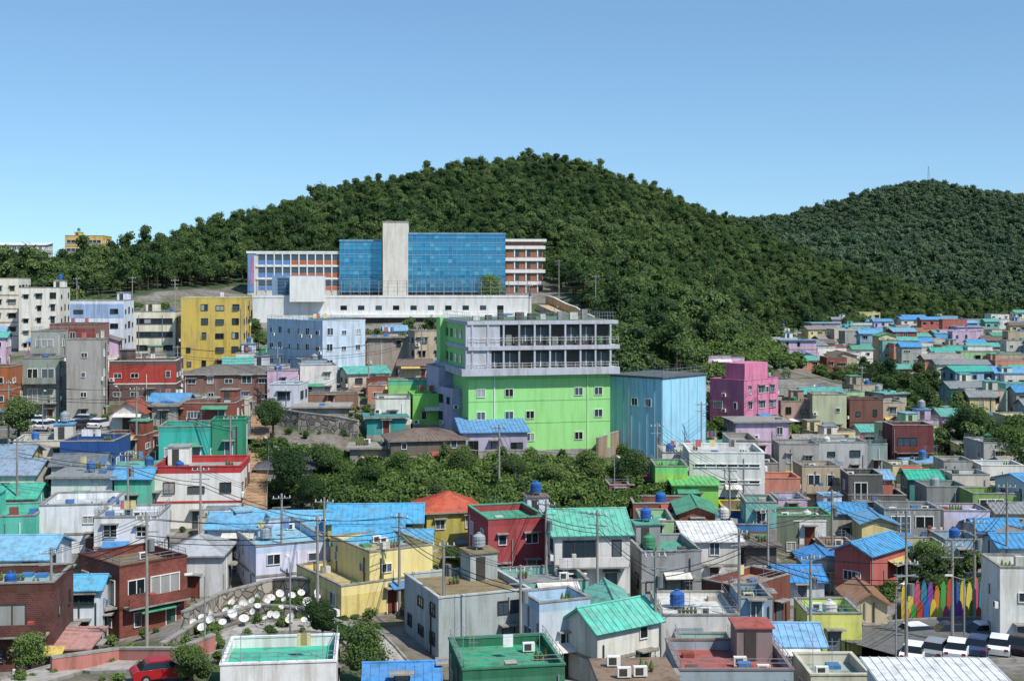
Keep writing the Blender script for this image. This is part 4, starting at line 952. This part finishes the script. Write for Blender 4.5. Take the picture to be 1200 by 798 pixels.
def pole(px,d,h=9.5):
    X=(px-600)/F*d; z=H(X,d); b=Bld('utility_pole',Vector((X,d,z)),rnd.uniform(-.5,.5)); b.cyl('pole',paint('9a968e'),0,0,-.5,h,.15,.10,8)
    for q in(.4,1.3): b.box('crossarm',METAL,-.9,.9,-.05,.05,h-q-.08,h-q)
    for x in(-.8,-.3,.3,.8): b.cyl('insulators',WHT,x,0,h-.4,h-.2,.05,.04,6)
    if rnd.random()<.5: b.cyl('transformer',paint('7a7e80'),.35,0,h-2.8,h-1.9,.25,.25,10)
    b.finish(); return Vector((X,d,z+h-.35))
def wires(seq):
    b=Bld('power_line',Vector((0,0,0)))
    for a,c_ in zip(seq[:-1],seq[1:]):
        for off,dz in ((-.6,0),(0,0),(.6,0),(.1,-1.3),(.15,-1.7)):
            pv=None
            for i in range(9):
                t=i/8; p=a.lerp(c_,t)+Vector((off,0,dz-.025*(a-c_).length*4*t*(1-t)))
                if pv is not None: b.bar('cable',WIR,pv,p,.02 if dz==0 else .035,3)
                pv=p
    b.finish()
wires([pole(96,207,10),pole(208,222,10),pole(325,207,10),pole(432,215,9),pole(494,232,9)])
wires([pole(60,100,10),pole(172,97,11),pole(372,106,9),pole(468,112,9),pole(520,100,9),pole(610,94,9)])
wires([pole(768,98,10),pole(700,112,9),pole(640,118,9),pole(585,150,9)])
wires([pole(822,182,10),pole(905,230,10),pole(1010,255,10),pole(1110,330,10)])
wires([pole(1062,96,9),pole(1116,104,9),pole(1142,112,10),pole(1180,130,10)])
wires([pole(1062,122,9),pole(975,136,9),pole(900,128,9),pole(855,145,9),pole(770,165,9)])
wires([pole(20,140,10),pole(150,138,10),pole(235,128,10),pole(330,126,9),pole(380,118,9)])
wires([pole(10,172,9),pole(160,168,9),pole(270,160,9)])
wires([pole(768,98,10)+Vector((.3,0,0)),pole(866,105,9),pole(950,100,9),pole(1062,96,9)+Vector((.3,0,0))])
wires([pole(90,300,12),pole(155,300,12),pole(205,300,12)]); wires([pole(655,330,11),pole(698,300,11),pole(620,290,10)])
LC=['e0c838','3a6ac0','c8523a','4aa850','e08a2c','9050a8','3c98b0','d0587a','e0d060']
for i in range(26):
    row=i%2; px=1060+ (i//2)*7.6+row*3.5; d=114.2-row*.9-(px-1050)*.012; X=(px-600)/F*d
    b=Bld('painted_leaf_panel',Vector((X,d,H(X,d)-.2)),-.06); hh=rnd.uniform(4.0,4.9)-row*1.8; ww=.3+.02*row; n=16
    pr=[(ww*math.sin(math.pi*2*k/n)*(1),hh*(.5-.5*math.cos(math.pi*2*k/n))) for k in range(n)]
    v=[(x,-.05,z) for x,z in pr]+[(x,.05,z) for x,z in pr]
    b.poly('panel',paint(LC[(i*4)%9],.6,.3),v,[tuple(range(n-1,-1,-1)),tuple(range(n,2*n))]+[(k,(k+1)%n,n+(k+1)%n,n+k) for k in range(n)]); b.bar('post',METAL,(0,.08,-1),(0,.08,hh*.6),.04,5); b.finish(single=True)
for px,d,h in((1088,1150,16),(965,1150,12)):
    X=(px-600)/F*d; b=Bld('radio_mast',Vector((X,d,H(X,d)+4)),0); 
    for dx,dy in((-1,-1),(1,-1),(0,1)): b.bar('legs',METAL,(dx*1.2,dy*1.2,0),(dx*.3,dy*.3,h),.15,4)
    for k in range(5): b.bar('bracing',METAL,(-1.2+.18*k,-1.2+.18*k,h*k/5),(1.2-.18*k,-1.2+.18*k,h*(k+1)/5),.1,4)
    b.finish(single=True)
# ------------------------------------------------------------ light, sky, camera
el=math.radians(52); az=math.atan2(.70,-.71)
w=bpy.data.worlds.new('World'); bpy.context.scene.world=w; w.use_nodes=True; nt=w.node_tree
sk=nt.nodes.new('ShaderNodeTexSky'); sk.sky_type='NISHITA'; sk.sun_disc=False; sk.sun_elevation=el; sk.sun_rotation=az; sk.air_density=1.1; sk.dust_density=.3; sk.ozone_density=1.8; sk.altitude=0
tc=nt.nodes.new('ShaderNodeTexCoord'); mp=nt.nodes.new('ShaderNodeMapping'); mp.inputs['Location'].default_value=(0,0,.085)
nt.links.new(tc.outputs['Generated'],mp.inputs['Vector']); nt.links.new(mp.outputs[0],sk.inputs[0])
mx=nt.nodes.new('ShaderNodeMix'); mx.data_type='RGBA'; mx.blend_type='MULTIPLY'; mx.inputs[0].default_value=1; mx.inputs[7].default_value=(.84,1.03,1.12,1)
nt.links.new(sk.outputs[0],mx.inputs[6])
bg=nt.nodes['Background']; nt.links.new(mx.outputs[2],bg.inputs[0]); bg.inputs[1].default_value=.14
s=bpy.data.lights.new('sun','SUN'); s.energy=4.9; s.angle=math.radians(.5); s.color=(1,.955,.88); so=bpy.data.objects.new('sun',s); bpy.context.scene.collection.objects.link(so)
dv=Vector((math.sin(az)*math.cos(el),math.cos(az)*math.cos(el),math.sin(el))); so.rotation_euler=dv.to_track_quat('Z','Y').to_euler()
cam=bpy.data.cameras.new('camera'); co=bpy.data.objects.new('camera',cam); bpy.context.scene.collection.objects.link(co)
co.location=(0,0,CZ); co.rotation_euler=(math.radians(90),0,0); cam.sensor_width=36; cam.lens=36*F/1200; cam.shift_y=-(399-HOR)/1200; cam.clip_end=12000; cam.clip_start=.5
bpy.context.scene.camera=co
sc=bpy.context.scene; sc.view_settings.view_transform='Standard'; sc.view_settings.look='None'; sc.view_settings.exposure=0
print('OBJ',len(bpy.data.objects),'trees',len(near),len(farp),len(sh),'ctrl',n,'infill',cnt)
